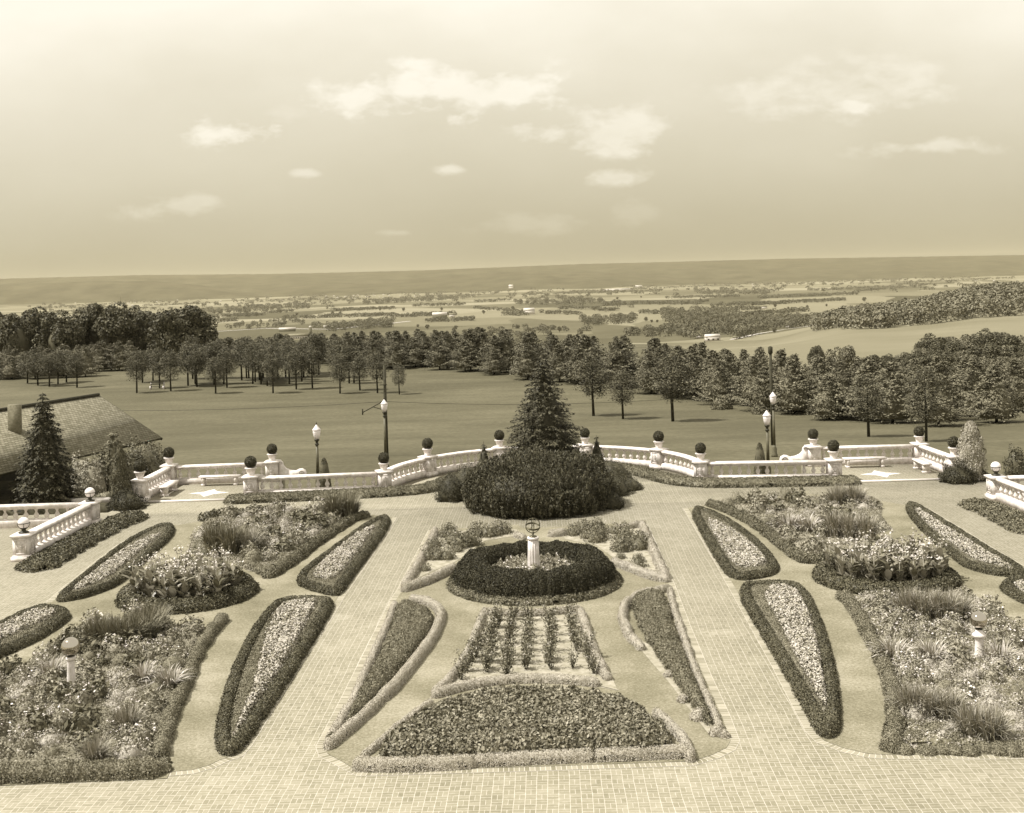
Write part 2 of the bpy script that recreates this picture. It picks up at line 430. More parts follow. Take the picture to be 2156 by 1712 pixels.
class MB:
    """collects geometry for one mesh"""
    def __init__(s): s.V = []; s.Q = []; s.Tr = []; s.n = 0
    def add(s, V, Q=None, Tr=None):
        V = np.asarray(V, float).reshape(-1, 3)
        if Q is not None and len(Q): s.Q.append(np.asarray(Q) + s.n)
        if Tr is not None and len(Tr): s.Tr.append(np.asarray(Tr) + s.n)
        s.V.append(V); s.n += len(V); return s
    def box(s, c, size, rz=0, taper=1.0):
        x, y, z = np.array(size) / 2.0
        P = np.array([[-x, -y, -z], [x, -y, -z], [x, y, -z], [-x, y, -z], [-x * taper, -y * taper, z], [x * taper, -y * taper, z], [x * taper, y * taper, z], [-x * taper, y * taper, z]])
        ca, sa = math.cos(rz), math.sin(rz)
        P = np.stack([P[:, 0] * ca - P[:, 1] * sa, P[:, 0] * sa + P[:, 1] * ca, P[:, 2]], 1) + np.array(c)
        return s.add(P, [[0, 3, 2, 1], [4, 5, 6, 7], [0, 1, 5, 4], [1, 2, 6, 5], [2, 3, 7, 6], [3, 0, 4, 7]])
    def lathe(s, prof, c=(0, 0, 0), n=16, flute=0.0, nf=0):
        prof = np.array(prof, float)
        th = np.arange(n) / n * 2 * math.pi
        f = 1 + (flute * np.cos(th * nf) if nf else 0)
        R = prof[:, 0][:, None] * (f if nf else np.ones(n))
        P = np.stack([R * np.cos(th), R * np.sin(th), np.repeat(prof[:, 1][:, None], n, 1)], 2).reshape(-1, 3) + np.array(c)
        k = len(prof); Q = []
        for i in range(k - 1):
            for j in range(n):
                a = i * n + j; b_ = i * n + (j + 1) % n
                Q.append([a, b_, b_ + n, a + n])
        P = np.vstack([P, np.array(c) + [0, 0, prof[0, 1]], np.array(c) + [0, 0, prof[-1, 1]]])
        Tr = [[k * n, (j + 1) % n, j] for j in range(n)] + [[k * n + 1, (k - 1) * n + j, (k - 1) * n + (j + 1) % n] for j in range(n)]
        return s.add(P, Q, Tr)
    def tube(s, pts, rad, n=6):
        pts = [Vector(p) for p in pts]
        if not hasattr(rad, '__len__'): rad = [rad] * len(pts)
        rings = []
        for i, p in enumerate(pts):
            d = (pts[min(i + 1, len(pts) - 1)] - pts[max(i - 1, 0)]).normalized()
            a = d.cross(Vector((0, 0, 1)) if abs(d.z) < .95 else Vector((1, 0, 0))).normalized(); b_ = d.cross(a)
            for j in range(n):
                t = 2 * math.pi * j / n
                rings.append(p + (a * math.cos(t) + b_ * math.sin(t)) * rad[i])
        Q = [[i * n + j, i * n + (j + 1) % n, (i + 1) * n + (j + 1) % n, (i + 1) * n + j] for i in range(len(pts) - 1) for j in range(n)]
        k = len(pts); m0 = len(rings)
        rings += [pts[0], pts[-1]]
        Tr = [[m0, (j + 1) % n, j] for j in range(n)] + [[m0 + 1, (k - 1) * n + j, (k - 1) * n + (j + 1) % n] for j in range(n)]
        return s.add([list(r) for r in rings], Q, Tr)
    def leaves(s, C, Nrm, size, aspect=1.6, jit=.8, up=None):
        """leaf quads (kite shaped) at C facing roughly Nrm"""
        n = len(C)
        if n == 0: return s
        Nn = Nrm + rng.normal(0, jit, (n, 3))
        Nn /= np.linalg.norm(Nn, axis=1)[:, None] + 1e-9
        if up is None: A = rng.normal(0, 1, (n, 3))
        else: A = up + rng.normal(0, .35, (n, 3))
        A -= Nn * (A * Nn).sum(1)[:, None]; A /= np.linalg.norm(A, axis=1)[:, None] + 1e-9
        B = np.cross(Nn, A)
        sz = (size * rng.uniform(.6, 1.35, n))[:, None]
        w = sz / aspect
        P = np.stack([C - A * sz * .5, C + B * w * .5 + A * sz * .05, C + A * sz * .5, C - B * w * .5 + A * sz * .05], 1).reshape(-1, 3)
        i = np.arange(n)[:, None] * 4
        return s.add(P, i + np.array([[0, 1, 2, 3]]))
    def mesh(s, name, smooth=False):
        return npmesh(name, np.vstack(s.V), np.vstack(s.Q) if s.Q else None, np.vstack(s.Tr) if s.Tr else None, smooth)
    def build(s, name, mat, parent=None, smooth=False):
        me = s.mesh(name, smooth)
        return link(name, me, mat, parent)
def link(name, me, mat, parent=None):
    me.materials.append(mat)
    o = bpy.data.objects.new(name, me); COL.objects.link(o)
    if parent: o.parent = parent
    return o
PH = rng.uniform(0, 6.28, (12,)); KD = rng.uniform(0, 6.28, (12,))
def wav(x, y, s=1.0):
    r = 0
    for i in range(10):
        k = (1.0 + i * .8) / s
        r = r + np.sin(k * (x * math.cos(KD[i]) + y * math.sin(KD[i])) * 2 + PH[i]) / (1 + .35 * i)
    return r / 3.2
def chaikin(P, closed=True, it=2):
    P = [tuple(p) for p in P]
    for _ in range(it):
        Q = []
        n = len(P)
        if not closed: Q.append(P[0])
        for i in range(n if closed else n - 1):
            a, b_ = P[i], P[(i + 1) % n]
            Q.append((a[0] * .75 + b_[0] * .25, a[1] * .75 + b_[1] * .25)); Q.append((a[0] * .25 + b_[0] * .75, a[1] * .25 + b_[1] * .75))
        if not closed: Q.append(P[-1])
        P = Q
    return P
def segdist(X, Y, P, closed):
    P = np.array(P); n = len(P)
    d = np.full(X.shape, 1e9)
    for i in range(n if closed else n - 1):
        a, b_ = P[i], P[(i + 1) % n]
        ab = b_ - a; L2 = (ab ** 2).sum() + 1e-12
        t = np.clip(((X - a[0]) * ab[0] + (Y - a[1]) * ab[1]) / L2, 0, 1)
        d = np.minimum(d, np.hypot(X - a[0] - t * ab[0], Y - a[1] - t * ab[1]))
    return d
def inside(X, Y, P):
    P = np.array(P); r = np.zeros(X.shape, bool); n = len(P)
    for i in range(n):
        (x1, y1), (x2, y2) = P[i], P[(i + 1) % n]
        if y1 == y2: continue
        c = ((y1 > Y) != (y2 > Y)) & (X < (x2 - x1) * (Y - y1) / (y2 - y1) + x1)
        r ^= c
    return r
def polyf(P):
    return lambda X, Y: np.where(inside(X, Y, P), 1, -1) * segdist(X, Y, P, True)
def stripf(P, w, closed=False):
    return lambda X, Y: w - segdist(X, Y, P, closed)
def mass(name, tf, P, pad, h, w, leaf, dens, mat, parent=None, cell=.09, bump=.12, bs=.6, z0=0.0, aspect=1.5, jit=.8, mb=None, lift=0.0, ragged=0.0):
    """heightfield body of foliage with leaves all over it"""
    P = np.array(P)
    x0, y0 = P.min(0) - pad; x1, y1 = P.max(0) + pad
    zf = lambda t, X, Y: h * np.sqrt(np.clip(1 - (1 - np.clip(t / w, 0, 1)) ** 2, 0, 1)) * (1 + bump * wav(X, Y, bs))
    gx = np.arange(x0, x1 + cell, cell); gy = np.arange(y0, y1 + cell, cell)
    X, Y = np.meshgrid(gx, gy); t = tf(X, Y) + ragged * wav(X, Y, .35)
    Z = np.maximum(zf(t - leaf * 1.1, X, Y) - leaf * .6, -.02) + z0
    ok = t > min(leaf * 1.0, w * .4) - cell * .2
    nx, ny = len(gx), len(gy)
    id_ = np.arange(nx * ny).reshape(ny, nx)
    q = ok[:-1, :-1] & ok[1:, :-1] & ok[:-1, 1:] & ok[1:, 1:]
    Q = np.stack([id_[:-1, :-1][q], id_[:-1, 1:][q], id_[1:, 1:][q], id_[1:, :-1][q]], 1)
    own = mb is None
    if own: mb = MB()
    if len(Q):
        used, inv = np.unique(Q, return_inverse=True)
        VV = np.stack([X.ravel(), Y.ravel(), Z.ravel()], 1)[used]
        mb.add(VV, inv.reshape(-1, 4))
    area = (x1 - x0) * (y1 - y0); n = int(area * dens)
    for k in range(0, n, 60000):
        m_ = min(60000, n - k)
        x = rng.uniform(x0, x1, m_); y = rng.uniform(y0, y1, m_)
        t = tf(x, y) + ragged * wav(x, y, .35)
        # extra samples on steep sides
        keep = (t > 0)
        x, y, t = x[keep], y[keep], t[keep]
        e = .03
        z = zf(t, x, y)
        steep = np.clip(1 - t / w, 0, 1)
        dx = (zf(tf(x + e, y), x + e, y) - zf(tf(x - e, y), x - e, y)) / (2 * e)
        dy = (zf(tf(x, y + e), x, y + e) - zf(tf(x, y - e), x, y - e)) / (2 * e)
        Nn = np.stack([-dx, -dy, np.ones_like(dx)], 1)
        g = np.linalg.norm(Nn, axis=1); Nn /= g[:, None]
        rep = np.clip(g, 1, 5); kk = rng.uniform(0, 1, len(g)) < 1
        C = np.stack([x, y, z + z0 + rng.uniform(-.4, .6, len(z)) * leaf + lift], 1)
        mb.leaves(C, Nn, np.full(len(C), leaf), aspect, jit)
        s2 = rep > 1.6
        for _ in range(4):
            C2 = C[s2] + rng.normal(0, leaf * .5, (s2.sum(), 3)); C2[:, 2] = z0 + rng.uniform(0, 1, s2.sum()) * (C[s2][:, 2] - z0)
            mb.leaves(C2, Nn[s2], np.full(len(C2), leaf), aspect, jit)
    return mb.build(name, mat, parent) if own else mb
def hedge(name, P, w, h, mat, label, cat='hedge', leaf=.05, dens=900, group=None, closed=False, parent=None, rag=.03, bump=.1, smooth=2, **k):
    P = chaikin(P, closed, smooth)
    o = mass(name, stripf(P, w, closed), P, w + .1, h, w * .9, leaf, dens, mat, parent, cell=max(.05, w / 5), bump=bump, bs=.35, ragged=rag, **k)
    return tag(o, label, cat, group)
def sheet(name, P, z, mat, kind='structure', thick=0):
    tri = geometry.tessellate_polygon([[Vector((p[0], p[1], 0)) for p in P]])
    V = [(p[0], p[1], z) for p in P]
    mb = MB(); mb.add(V, None, [list(t) for t in tri])
    if thick:
        n = len(P); V2 = V + [(p[0], p[1], z - thick) for p in P]
        mb = MB(); mb.add(V2, [[i, (i + 1) % n, n + (i + 1) % n, n + i] for i in range(n)], [list(t) for t in tri])
    me = mb.mesh(name)
    bm = bmesh.new(); bm.from_mesh(me); bmesh.ops.recalc_face_normals(bm, faces=bm.faces)
    if not thick and bm.faces and sum(f.normal.z for f in bm.faces) < 0:
        bmesh.ops.reverse_faces(bm, faces=bm.faces)
    bm.to_mesh(me); bm.free()
    o = link(name, me, mat)
    if kind: o['kind'] = kind
    return o
def ribbon(name, P, w, z, mat, side=1, closed=False):
    P = [Vector((p[0], p[1])) for p in P]; V, uv = [], []; s = 0; n = len(P)
    for i in range(n):
        a = P[i - 1] if (i or closed) else P[i]; c = P[(i + 1) % n] if (i < n - 1 or closed) else P[i]
        d = (c - a).normalized(); nn = Vector((-d.y, d.x)) * side
        if i: s += (P[i] - P[i - 1]).length
        V += [(P[i].x, P[i].y, z), (P[i].x + nn.x * w, P[i].y + nn.y * w, z)]; uv += [(s, 0), (s, 1)]
    Q = [[2 * i, 2 * i + 1, 2 * i + 3, 2 * i + 2] for i in range(n - 1)]
    if side > 0: Q = [q[::-1] for q in Q]
    me = npmesh(name, V, Q)
    ul = me.uv_layers.new(name='UVMap')
    for lp in me.loops: ul.data[lp.index].uv = uv[lp.vertex_index]
    o = link(name, me, mat); o['kind'] = 'structure'; return o
HAZE = 2.3e-5
# ================================================================ TERRAIN
AZ = np.array([-.9, -.25, 0, .12, .2, .3, .42, .9])
DD = np.array([0, 56, 60, 80, 110, 130, 250, 300, 350, 500, 700, 900, 1200, 1600, 2300, 3500, 6000, 11000], float)
ZT = np.array([
    [-.6, -.6, -.8, -2.0, -4.2, -5, -5.2, -5.6, -8, -20, -35, -50, -70, -88, -98, -100, -100, -100],
    [-.6, -.6, -.8, -2.0, -4.2, -5, -5.2, -5.6, -8, -20, -35, -50, -70, -88, -98, -100, -100, -100],
    [-.6, -.6, -.8, -2.0, -4.2, -5, -5.5, -7, -10, -22, -37, -52, -71, -88, -98, -100, -100, -100],
    [-.6, -.6, -.8, -2.0, -4.2, -5, -5.5, -8, -12, -24, -38, -52, -70, -87, -98, -100, -100, -100],
    [-.6, -.6, -.8, -2.0, -4.2, -5, -11, -14, -17, -26, -36, -48, -66, -84, -97, -100, -100, -100],
    [-.6, -.6, -.8, -2.0, -4.2, -5, -15.5, -18.5, -20.5, -26, -31, -37, -42, -60, -92, -100, -100, -100],
    [-.6, -.6, -.8, -2.0, -4.2, -5, -15.5, -18.5, -20.5, -25, -28, -31, -24, -32, -80, -98, -100, -100],
    [-.6, -.6, -.8, -2.0, -4.2, -5, -15.5, -18.5, -20.5, -25, -28, -30, -20, -25, -75, -98, -100, -100]], float)
def tz(x, y):
    x = np.asarray(x, float); y = np.asarray(y, float)
    a = np.clip(x / np.maximum(y, 60), -.89, .89); d = np.clip(y, 0, 10990)
    i = np.clip(np.searchsorted(AZ, a, 'right') - 1, 0, len(AZ) - 2); j = np.clip(np.searchsorted(DD, d, 'right') - 1, 0, len(DD) - 2)
    u = (a - AZ[i]) / (AZ[i + 1] - AZ[i]); v = (d - DD[j]) / (DD[j + 1] - DD[j])
    u = u * u * (3 - 2 * u)
    z = (ZT[i, j] * (1 - u) + ZT[i + 1, j] * u) * (1 - v) + (ZT[i, j + 1] * (1 - u) + ZT[i + 1, j + 1] * u) * v
    und = np.clip((y - 1400) / 1500, 0, 1) * 7
    return z + und * wav(x, y, 900) + np.clip((y - 90) / 100, 0, 1) * .25 * wav(x, y, 60)
def tzz(x, y): return float(tz(x, y))
def terrain(name, y0, y1, n, mat, log=True, na=150):
    ys = np.geomspace(y0 + 30, y1 + 30, n) - 30 if log else np.linspace(y0, y1, n)
    aa = np.linspace(-.85, .85, na)
    A_, Yg = np.meshgrid(aa, ys); X = A_ * (np.maximum(Yg, 0) + 45)
    Z = tz(X, Yg)
    id_ = np.arange(na * n).reshape(n, na)
    Q = np.stack([id_[:-1, :-1], id_[:-1, 1:], id_[1:, 1:], id_[1:, :-1]], -1).reshape(-1, 4)
    o = link(name, npmesh(name, np.stack([X, Yg, Z], -1).reshape(-1, 3), Q, smooth=True), mat)
    o['kind'] = 'structure'; return o
terrain('lawn', -20, 330, 110, M['lawn'])
terrain('valley', 330, 10900, 150, M['valley'], na=220)

def ridge(name, tops, D, foot, back=2500, amp=10, z0=-105):
    xs = np.array([t[0] for t in tops]); ys = np.array([t[1] for t in tops])
    P = np.linspace(xs[0], xs[-1], 260)
    Yt = np.interp(P, xs, ys)
    rows = []
    fr = [0, .15, .35, .6, .8, .93, 1.0]
    for k, f in enumerate(fr):
        d = foot + (D - foot) * f
        r = []
        for p, yt in zip(P, Yt):
            X, Yd = ray(p, yt)
            zt = H - Yd * D
            zz = z0 + (zt - z0) * (f ** 1.3 * (1.45 - .45 * f))
            r.append((X * d, d, zz + (amp * wav(X * d, d, 500) * math.sin(f * 3.14159) + (amp * .12 * wav(X * d * 1.0, d, 90) if f == 1 else 0))))
        rows.append(r)
    rows.append([(a[0] * 1.1, a[1] + back, z0) for a in rows[-1]])
    V = np.array(rows).reshape(-1, 3); n = len(P); k = len(rows)
    id_ = np.arange(n * k).reshape(k, n)
    Q = np.stack([id_[:-1, :-1], id_[:-1, 1:], id_[1:, 1:], id_[1:, :-1]], -1).reshape(-1, 4)
    o = link(name, npmesh(name, V, Q, smooth=True), M['ridge']); o['kind'] = 'structure'
ridge('hills', [(-250, 594), (40, 586), (300, 579), (560, 577), (750, 573), (900, 569), (1000, 565), (1230, 556), (1400, 552), (1650, 545), (1900, 541), (2140, 537), (2450, 533)], 13500, 10600, amp=22)
ridge('hills', [(-250, 606), (40, 598), (200, 592), (330, 592), (420, 600), (500, 613), (560, 622), (640, 632)], 10800, 9700, back=900, amp=8)
ridge('hills', [(500, 624), (580, 606), (660, 599), (800, 592), (950, 580), (1050, 573), (1180, 571), (1320, 575), (1450, 585), (1560, 592)], 11600, 9900, back=900, amp=10)

# ================================================================ TERRACE AND PAVING
AX = 1.3
P1, P2, P3, P4, P5, P6, P7 = (-17.5, 54.6), (-17.4, 58.9), (-12.3, 59.2), (-12.4, 54.8), (-6.25, 55.2), (-4.5, 59.4), (-.9, 61.9)
P8, P9, P10, P11, P12, P13, P14 = (3.6, 62.0), (7.2, 59.7), (8.65, 55.5), (14.75, 54.9), (14.9, 59.2), (20.2, 59.1), (20.4, 55.0)
terr = [(-60, -10), (70, -10), (70, 49.9), (30, 50), (24, 53.5), (21.0, 54.5), (20.8, 59.7), (14.4, 59.8), (14.3, 55.5), (9.2, 56.0), (8.9, 57.3), (7.8, 60.2), (6.2, 61.7), (4.0, 62.6), (1.3, 63.1), (-1.2, 62.5), (-3.4, 61.3), (-5.0, 59.9), (-6.1, 57.6), (-6.6, 55.9), (-11.8, 55.5), (-11.8, 59.8), (-18.0, 59.6), (-18.1, 52.0), (-40, 51.5), (-60, 51.5)]
sheet('terrace', terr, 0.0, M['brick'], thick=1.3)
# grass beds in the terrace
gl = T(zp, [(372, 1107), (400, 1102), (428, 1096), (600, 1075), (770, 1083), (826, 1090)]) + T(zp, [(760, 1190), (712, 1257), (690, 1295), (600, 1430), (512, 1570), (495, 1590), (465, 1600), (440, 1612), (405, 1622), (358, 1626), (352, 1640), (-300, 1668), (-300, 1480), (-60, 1345), (40, 1296), (108, 1268)]) + T(z1, [(330, 1312), (420, 1228), (520, 1148), (640, 1048), (760, 958), (880, 888), (1000, 838), (1090, 828)])
sheet('grass', gl, .012, M['turf'])
gr = T(zp, [(1448, 1070), (1500, 1062), (1700, 1040), (1860, 1056), (1905, 1064)]) + T(z3, [(1440, 698), (1530, 738), (1640, 808), (1760, 878), (1880, 958), (2000, 1028), (2110, 1090)]) + T(zp, [(2250, 1230), (2500, 1330), (2500, 1590), (2150, 1590), (1870, 1590), (1830, 1588), (1780, 1577), (1735, 1560), (1715, 1540), (1640, 1400), (1545, 1233), (1500, 1155)])
sheet('grass', gr, .012, M['turf'])
gc = T(zp, [(912, 1117), (1090, 1105), (1100, 1112), (1180, 1110), (1345, 1100), (1352, 1105), (1380, 1165), (1408, 1232), (1440, 1320), (1480, 1420), (1520, 1510), (1538, 1560), (1530, 1575), (1500, 1590), (1456, 1604), (1100, 1616), (757, 1626), (720, 1604), (690, 1588), (684, 1572), (740, 1460), (835, 1262), (848, 1243), (895, 1150)])
sheet('grass', gc, .012, M['turf'])
# soldier courses along the paths
ribbon('brick_edging', T(zp, [(826, 1090), (760, 1190), (712, 1257), (690, 1295), (600, 1430), (512, 1570), (495, 1590), (465, 1600), (440, 1612), (405, 1622), (358, 1626)]), .2, .006, M['soldier'], 1)
ribbon('brick_edging', T(zp, [(1448, 1070), (1500, 1155), (1545, 1233), (1640, 1400), (1715, 1540), (1735, 1560), (1780, 1577), (1830, 1588), (1870, 1590), (2150, 1590)]), .2, .006, M['soldier'], -1)
ribbon('brick_edging', T(zp, [(1345, 1100), (1352, 1105), (1380, 1165), (1408, 1232), (1440, 1320), (1480, 1420), (1520, 1510), (1538, 1560), (1530, 1575), (1500, 1590), (1456, 1604), (1100, 1616), (757, 1626), (720, 1604), (690, 1588), (684, 1572), (740, 1460), (835, 1262), (848, 1243), (895, 1150), (912, 1117)]), .2, .006, M['soldier'], 1)
ribbon('brick_edging', T(z1, [(330, 1312), (420, 1228), (520, 1148), (640, 1048), (760, 958), (880, 888), (1000, 838), (1090, 828)]), .2, .006, M['soldier'], 1)
ribbon('brick_edging', T(z3, [(1440, 698), (1530, 738), (1640, 808), (1760, 878), (1880, 958), (2000, 1028), (2110, 1090)]), .2, .006, M['soldier'], 1)
# stone thresholds and star inlays of the two pavilions
for (xa, xb, y, nm) in ((-17.2, -12.75, 54.2, 'left'), (15.05, 20.1, 54.3, 'right')):
    mb = MB(); mb.box(((xa + xb) / 2, y, .03), (xb - xa, .28, .06)); o = mb.build('stone_threshold', M['coping']); o['kind'] = 'structure'
for c in (zp((440, 1038)), zp((1854, 998))):
    pts = []
    for k in range(8):
        r = (1.0 if k % 2 == 0 else .45); t = k * math.pi / 4
        pts.append((c[0] + r * math.cos(t), c[1] + r * math.sin(t) * 1.0))
    o = sheet('star_inlay', pts, .005, M['stone'])

# ================================================================ BALUSTRADES
BP = [(.085, 0), (.085, .03), (.055, .045), (.05, .07), (.075, .11), (.098, .17), (.092, .23), (.055, .32), (.04, .38), (.04, .41), (.06, .43), (.045, .45), (.075, .48), (.08, .52)]
BP = [(r * 1.12, z * .85) for r, z in BP]
bal_mb = MB().lathe(BP, n=10)
bal_me = bal_mb.mesh('baluster', True); bal_me.materials.append(M['stone'])
def balustrade(P, label, group='white balustrade runs around the terrace', n=None, half=.3, h0=0.0, base=.31):
    """run between two pedestals along polyline P"""
    P = [Vector((p[0], p[1])) for p in P]
    mid = P[len(P) // 2] if len(P) > 2 else (P[0] + P[1]) / 2
    root = thing('balustrade', label, 'balustrade', (mid.x, mid.y, h0), 0, group)
    L_ = [0]
    for a, b_ in zip(P, P[1:]): L_.append(L_[-1] + (b_ - a).length)
    tot_ = L_[-1]
    def at(s):
        s = min(max(s, 0), tot_)
        for i in range(len(P) - 1):
            if s <= L_[i + 1] + 1e-6:
                d = (P[i + 1] - P[i]).normalized(); return P[i] + d * (s - L_[i]), d
        return P[-1], (P[-1] - P[-2]).normalized()
    st = [half] + [l for l in L_[1:-1] if half < l < tot_ - half] + [tot_ - half]
    def rail(sec, name, mat):
        k = len(sec); V = []
        for s in st:
            p, d = at(s)
            nn = Vector((-d.y, d.x))
            for (o_, z_) in sec: V.append((p.x + nn.x * o_ - mid.x, p.y + nn.y * o_ - mid.y, z_))
        Q = [[i * k + j, i * k + (j + 1) % k, (i + 1) * k + (j + 1) % k, (i + 1) * k + j] for i in range(len(st) - 1) for j in range(k)]
        me = npmesh(name, V, Q)
        bm = bmesh.new(); bm.from_mesh(me)
        bm.verts.ensure_lookup_table()
        bm.faces.new([bm.verts[j] for j in range(k)]); bm.faces.new([bm.verts[(len(st) - 1) * k + j] for j in range(k)])
        bmesh.ops.recalc_face_normals(bm, faces=bm.faces); bm.to_mesh(me); bm.free()
        return link(name, me, mat, root)
    b0 = base
    rail([(-.19, 0), (-.19, b0 - .06), (-.16, b0 - .02), (-.13, b0), (.13, b0), (.16, b0 - .02), (.19, b0 - .06), (.19, 0)], 'plinth', M['stone'])
    t0 = b0 + .44
    rail([(-.13, t0), (-.14, t0 + .06), (-.19, t0 + .09), (-.19, t0 + .15), (-.14, t0 + .19), (.14, t0 + .19), (.19, t0 + .15), (.19, t0 + .09), (.14, t0 + .06), (.13, t0)], 'top_rail', M['stone'])
    if n is None: n = max(2, int((tot_ - 2 * half) / .41))
    for i in range(n):
        s = half + (tot_ - 2 * half) * (i + .5) / n
        p, d = at(s)
        o = bpy.data.objects.new('baluster', bal_me); COL.objects.link(o); o.parent = root
        o.location = (p.x - mid.x, p.y - mid.y, b0 - .001)
    return root
def arc(a, b_, c=(AX, 54.9), n=8):
    a, b_, c = Vector(a), Vector(b_), Vector(c)
    ra, rb = (a - c).length, (b_ - c).length
    ta, tb = math.atan2(a.y - c.y, a.x - c.x), math.atan2(b_.y - c.y, b_.x - c.x)
    out = []
    for i in range(n + 1):
        f = i / n; t = ta + (tb - ta) * f; r = ra + (rb - ra) * f
        out.append((c.x + r * math.cos(t), c.y + r * math.sin(t)))
    return out
balustrade([P1, P2], 'short white balustrade on the left side of the left seating alcove')
balustrade([P2, P3], 'white balustrade closing the back of the left seating alcove, behind its long bench')
balustrade([P4, P5], 'straight white balustrade left of the curve, behind a low hedge')
balustrade(arc(P5, P6), 'first curved white balustrade run, left end of the half circle')
balustrade(arc(P6, P7), 'curved white balustrade run left of the big spruce')
balustrade(arc(P7, P8), 'curved white balustrade run hidden behind the big spruce')
balustrade(arc(P8, P9), 'curved white balustrade run right of the big spruce')
balustrade(arc(P9, P10), 'last curved white balustrade run, right end of the half circle')
balustrade([P10, P11], 'straight white balustrade right of the curve, in front of the two right lamp posts')
balustrade([P12, P13], 'white balustrade closing the back of the right seating alcove, behind its long bench')
balustrade([P13, P14], 'short white balustrade on the right side of the right seating alcove')
# stair balustrades at both edges
SL1, SL2, SL3 = (-18.2, 43.3), (-17.95, 49.4), (-25.5, 49.3)
SR1, SR2, SR3 = (20.3, 43.3), (20.1, 49.5), (27.5, 49.6)
balustrade([SL1, SL2], 'white balustrade at the left edge running away beside the brick path', 'white stair balustrades at the picture edges')
balustrade([SL2, SL3], 'white balustrade at the left edge seen behind the nearer one', 'white stair balustrades at the picture edges')
balustrade([SR1, SR2], 'white balustrade at the right edge beside the ground cover strip', 'white stair balustrades at the picture edges')
balustrade([SR2, SR3], 'white balustrade leaving the picture at the right edge, behind the nearer one', 'white stair balustrades at the picture edges')

def pedestal_proto():
    root = thing('pedestal', '', 'pedestal')
    mb = MB().box((0, 0, .09), (.72, .72, .18)).box((0, 0, .205), (.67, .67, .05), taper=.93)
    mb.build('base', M['stone'], root)
    mb = MB().box((0, 0, .555), (.60, .60, .66)); mb.build('shaft', M['stone'], root)
    for (dx, dy, rz) in ((0, -1, 0), (0, 1, math.pi), (-1, 0, -math.pi / 2), (1, 0, math.pi / 2)):
        mb = MB()
        c, s_ = math.cos(rz), math.sin(rz)
        def bx(x, z, w, h_, t=.02):
            y = -.30 - t / 2 + .003
            mb.box((x * c - y * s_, x * s_ + y * c, z), (w, t, h_), rz)
        bx(-.19, .555, .035, .54); bx(.19, .555, .035, .54); bx(0, .81, .345, .035); bx(0, .30, .345, .035)
        # urn-shaped relief
        for (z, w, t) in ((.40, .10, .02), (.45, .05, .02), (.50, .13, .03), (.56, .17, .035), (.62, .12, .03), (.67, .18, .025), (.72, .08, .02)):
            bx(0, z, w, .045, t)
        bx(-.11, .6, .03, .10, .02); bx(.11, .6, .03, .10, .02)
        mb.build('relief_panel', M['stone'], root)
    mb = MB().box((0, 0, .905), (.64, .64, .05), taper=1.1).box((0, 0, .965), (.74, .74, .07)).box((0, 0, 1.01), (.66, .66, .022), taper=.9)
    mb.build('cap', M['stone'], root)
    return root
def topiary_proto():
    root = thing('potted_topiary', '', 'potted plant')
    MB().lathe([(.16, 0), (.17, .03), (.155, .05), (.235, .30), (.275, .30), (.275, .355), (.235, .36), (.225, .33)], n=8).build('pot', M['stone'], root)
    MB().lathe([(.215, .30), (.215, .325)], n=12).build('soil', M['soil_dark'], root)
    R_ = .265; n = 2600
    d = rng.normal(0, 1, (n, 3)); d /= np.linalg.norm(d, axis=1)[:, None]
    mb = MB()
    th = np.linspace(0, math.pi, 9)
    mb.lathe([(max(.005, .235 * math.sin(t)), -.235 * math.cos(t)) for t in th], (0, 0, .60), 14)
    mb.leaves(d * (R_ + rng.uniform(-.03, .015, n))[:, None] * [1, 1, 1.02] + [0, 0, .60], d, np.full(n, .045), 1.5, .7)
    b_ = mb.build('clipped_ball', M['box'], root)
    MB().tube([(0, 0, .3), (0, 0, .5)], .03).build('stem', M['bark'], root)
    return root
ped = pedestal_proto(); topi = topiary_proto()
where = ['at the outer front corner of the left alcove, beside the evergreen', 'at the outer back corner of the left alcove', 'at the inner back corner of the left alcove, beside the scroll',
         'at the inner front corner of the left alcove', 'where the straight left run meets the curve', 'first along the curve left of the spruce', 'next to the spruce on its left, beside the small spruce',
         'next to the spruce on its right', 'second along the curve right of the spruce', 'where the curve meets the straight right run', 'at the inner front corner of the right alcove',
         'at the inner back corner of the right alcove, beside the scroll', 'at the outer back corner of the right alcove', 'at the outer front corner of the right alcove, beside the pale evergreen']
PP = [P1, P2, P3, P4, P5, P6, P7, P8, P9, P10, P11, P12, P13, P14]
RZ = [0, 0, 0, 0, .3, .95, 1.35, -1.35, -.95, -.3, 0, 0, 0, 0]
first = True
for p, w_, r in zip(PP, where, RZ):
    lp = 'white panelled pedestal ' + w_; lt = 'clipped ball in white pot ' + w_.replace('outer front', 'outer front').replace(', beside the evergreen', '').replace(', beside the scroll', '').replace(', beside the pale evergreen', '').replace(', beside the small spruce', '')
    if first:
        a, b_ = ped, topi; a.location = (p[0], p[1], 0); b_.location = (p[0], p[1], 1.02); a['label'] = lp; b_['label'] = lt
        a['group'] = 'panelled balustrade pedestals'; b_['group'] = 'ball topiaries in white pots'
    else:
        a = dup(ped, (p[0], p[1], 0), r, 1, lp); b_ = dup(topi, (p[0], p[1], 1.02), r + p[0], (random.uniform(.94, 1.06),) * 3, lt)
    first = False
for p, l_ in ((SL1, 'white pedestal at the left edge, nearest end of the stair balustrade'), (SL2, 'white pedestal under the globe lamp at the left edge'), (SR1, 'white pedestal at the near end of the right edge balustrade'), (SR2, 'white pedestal under the globe lamp at the right edge')):
    dup(ped, (p[0], p[1], 0), 0, (1, 1, .97), l_, 'stair pedestals at the picture edges')
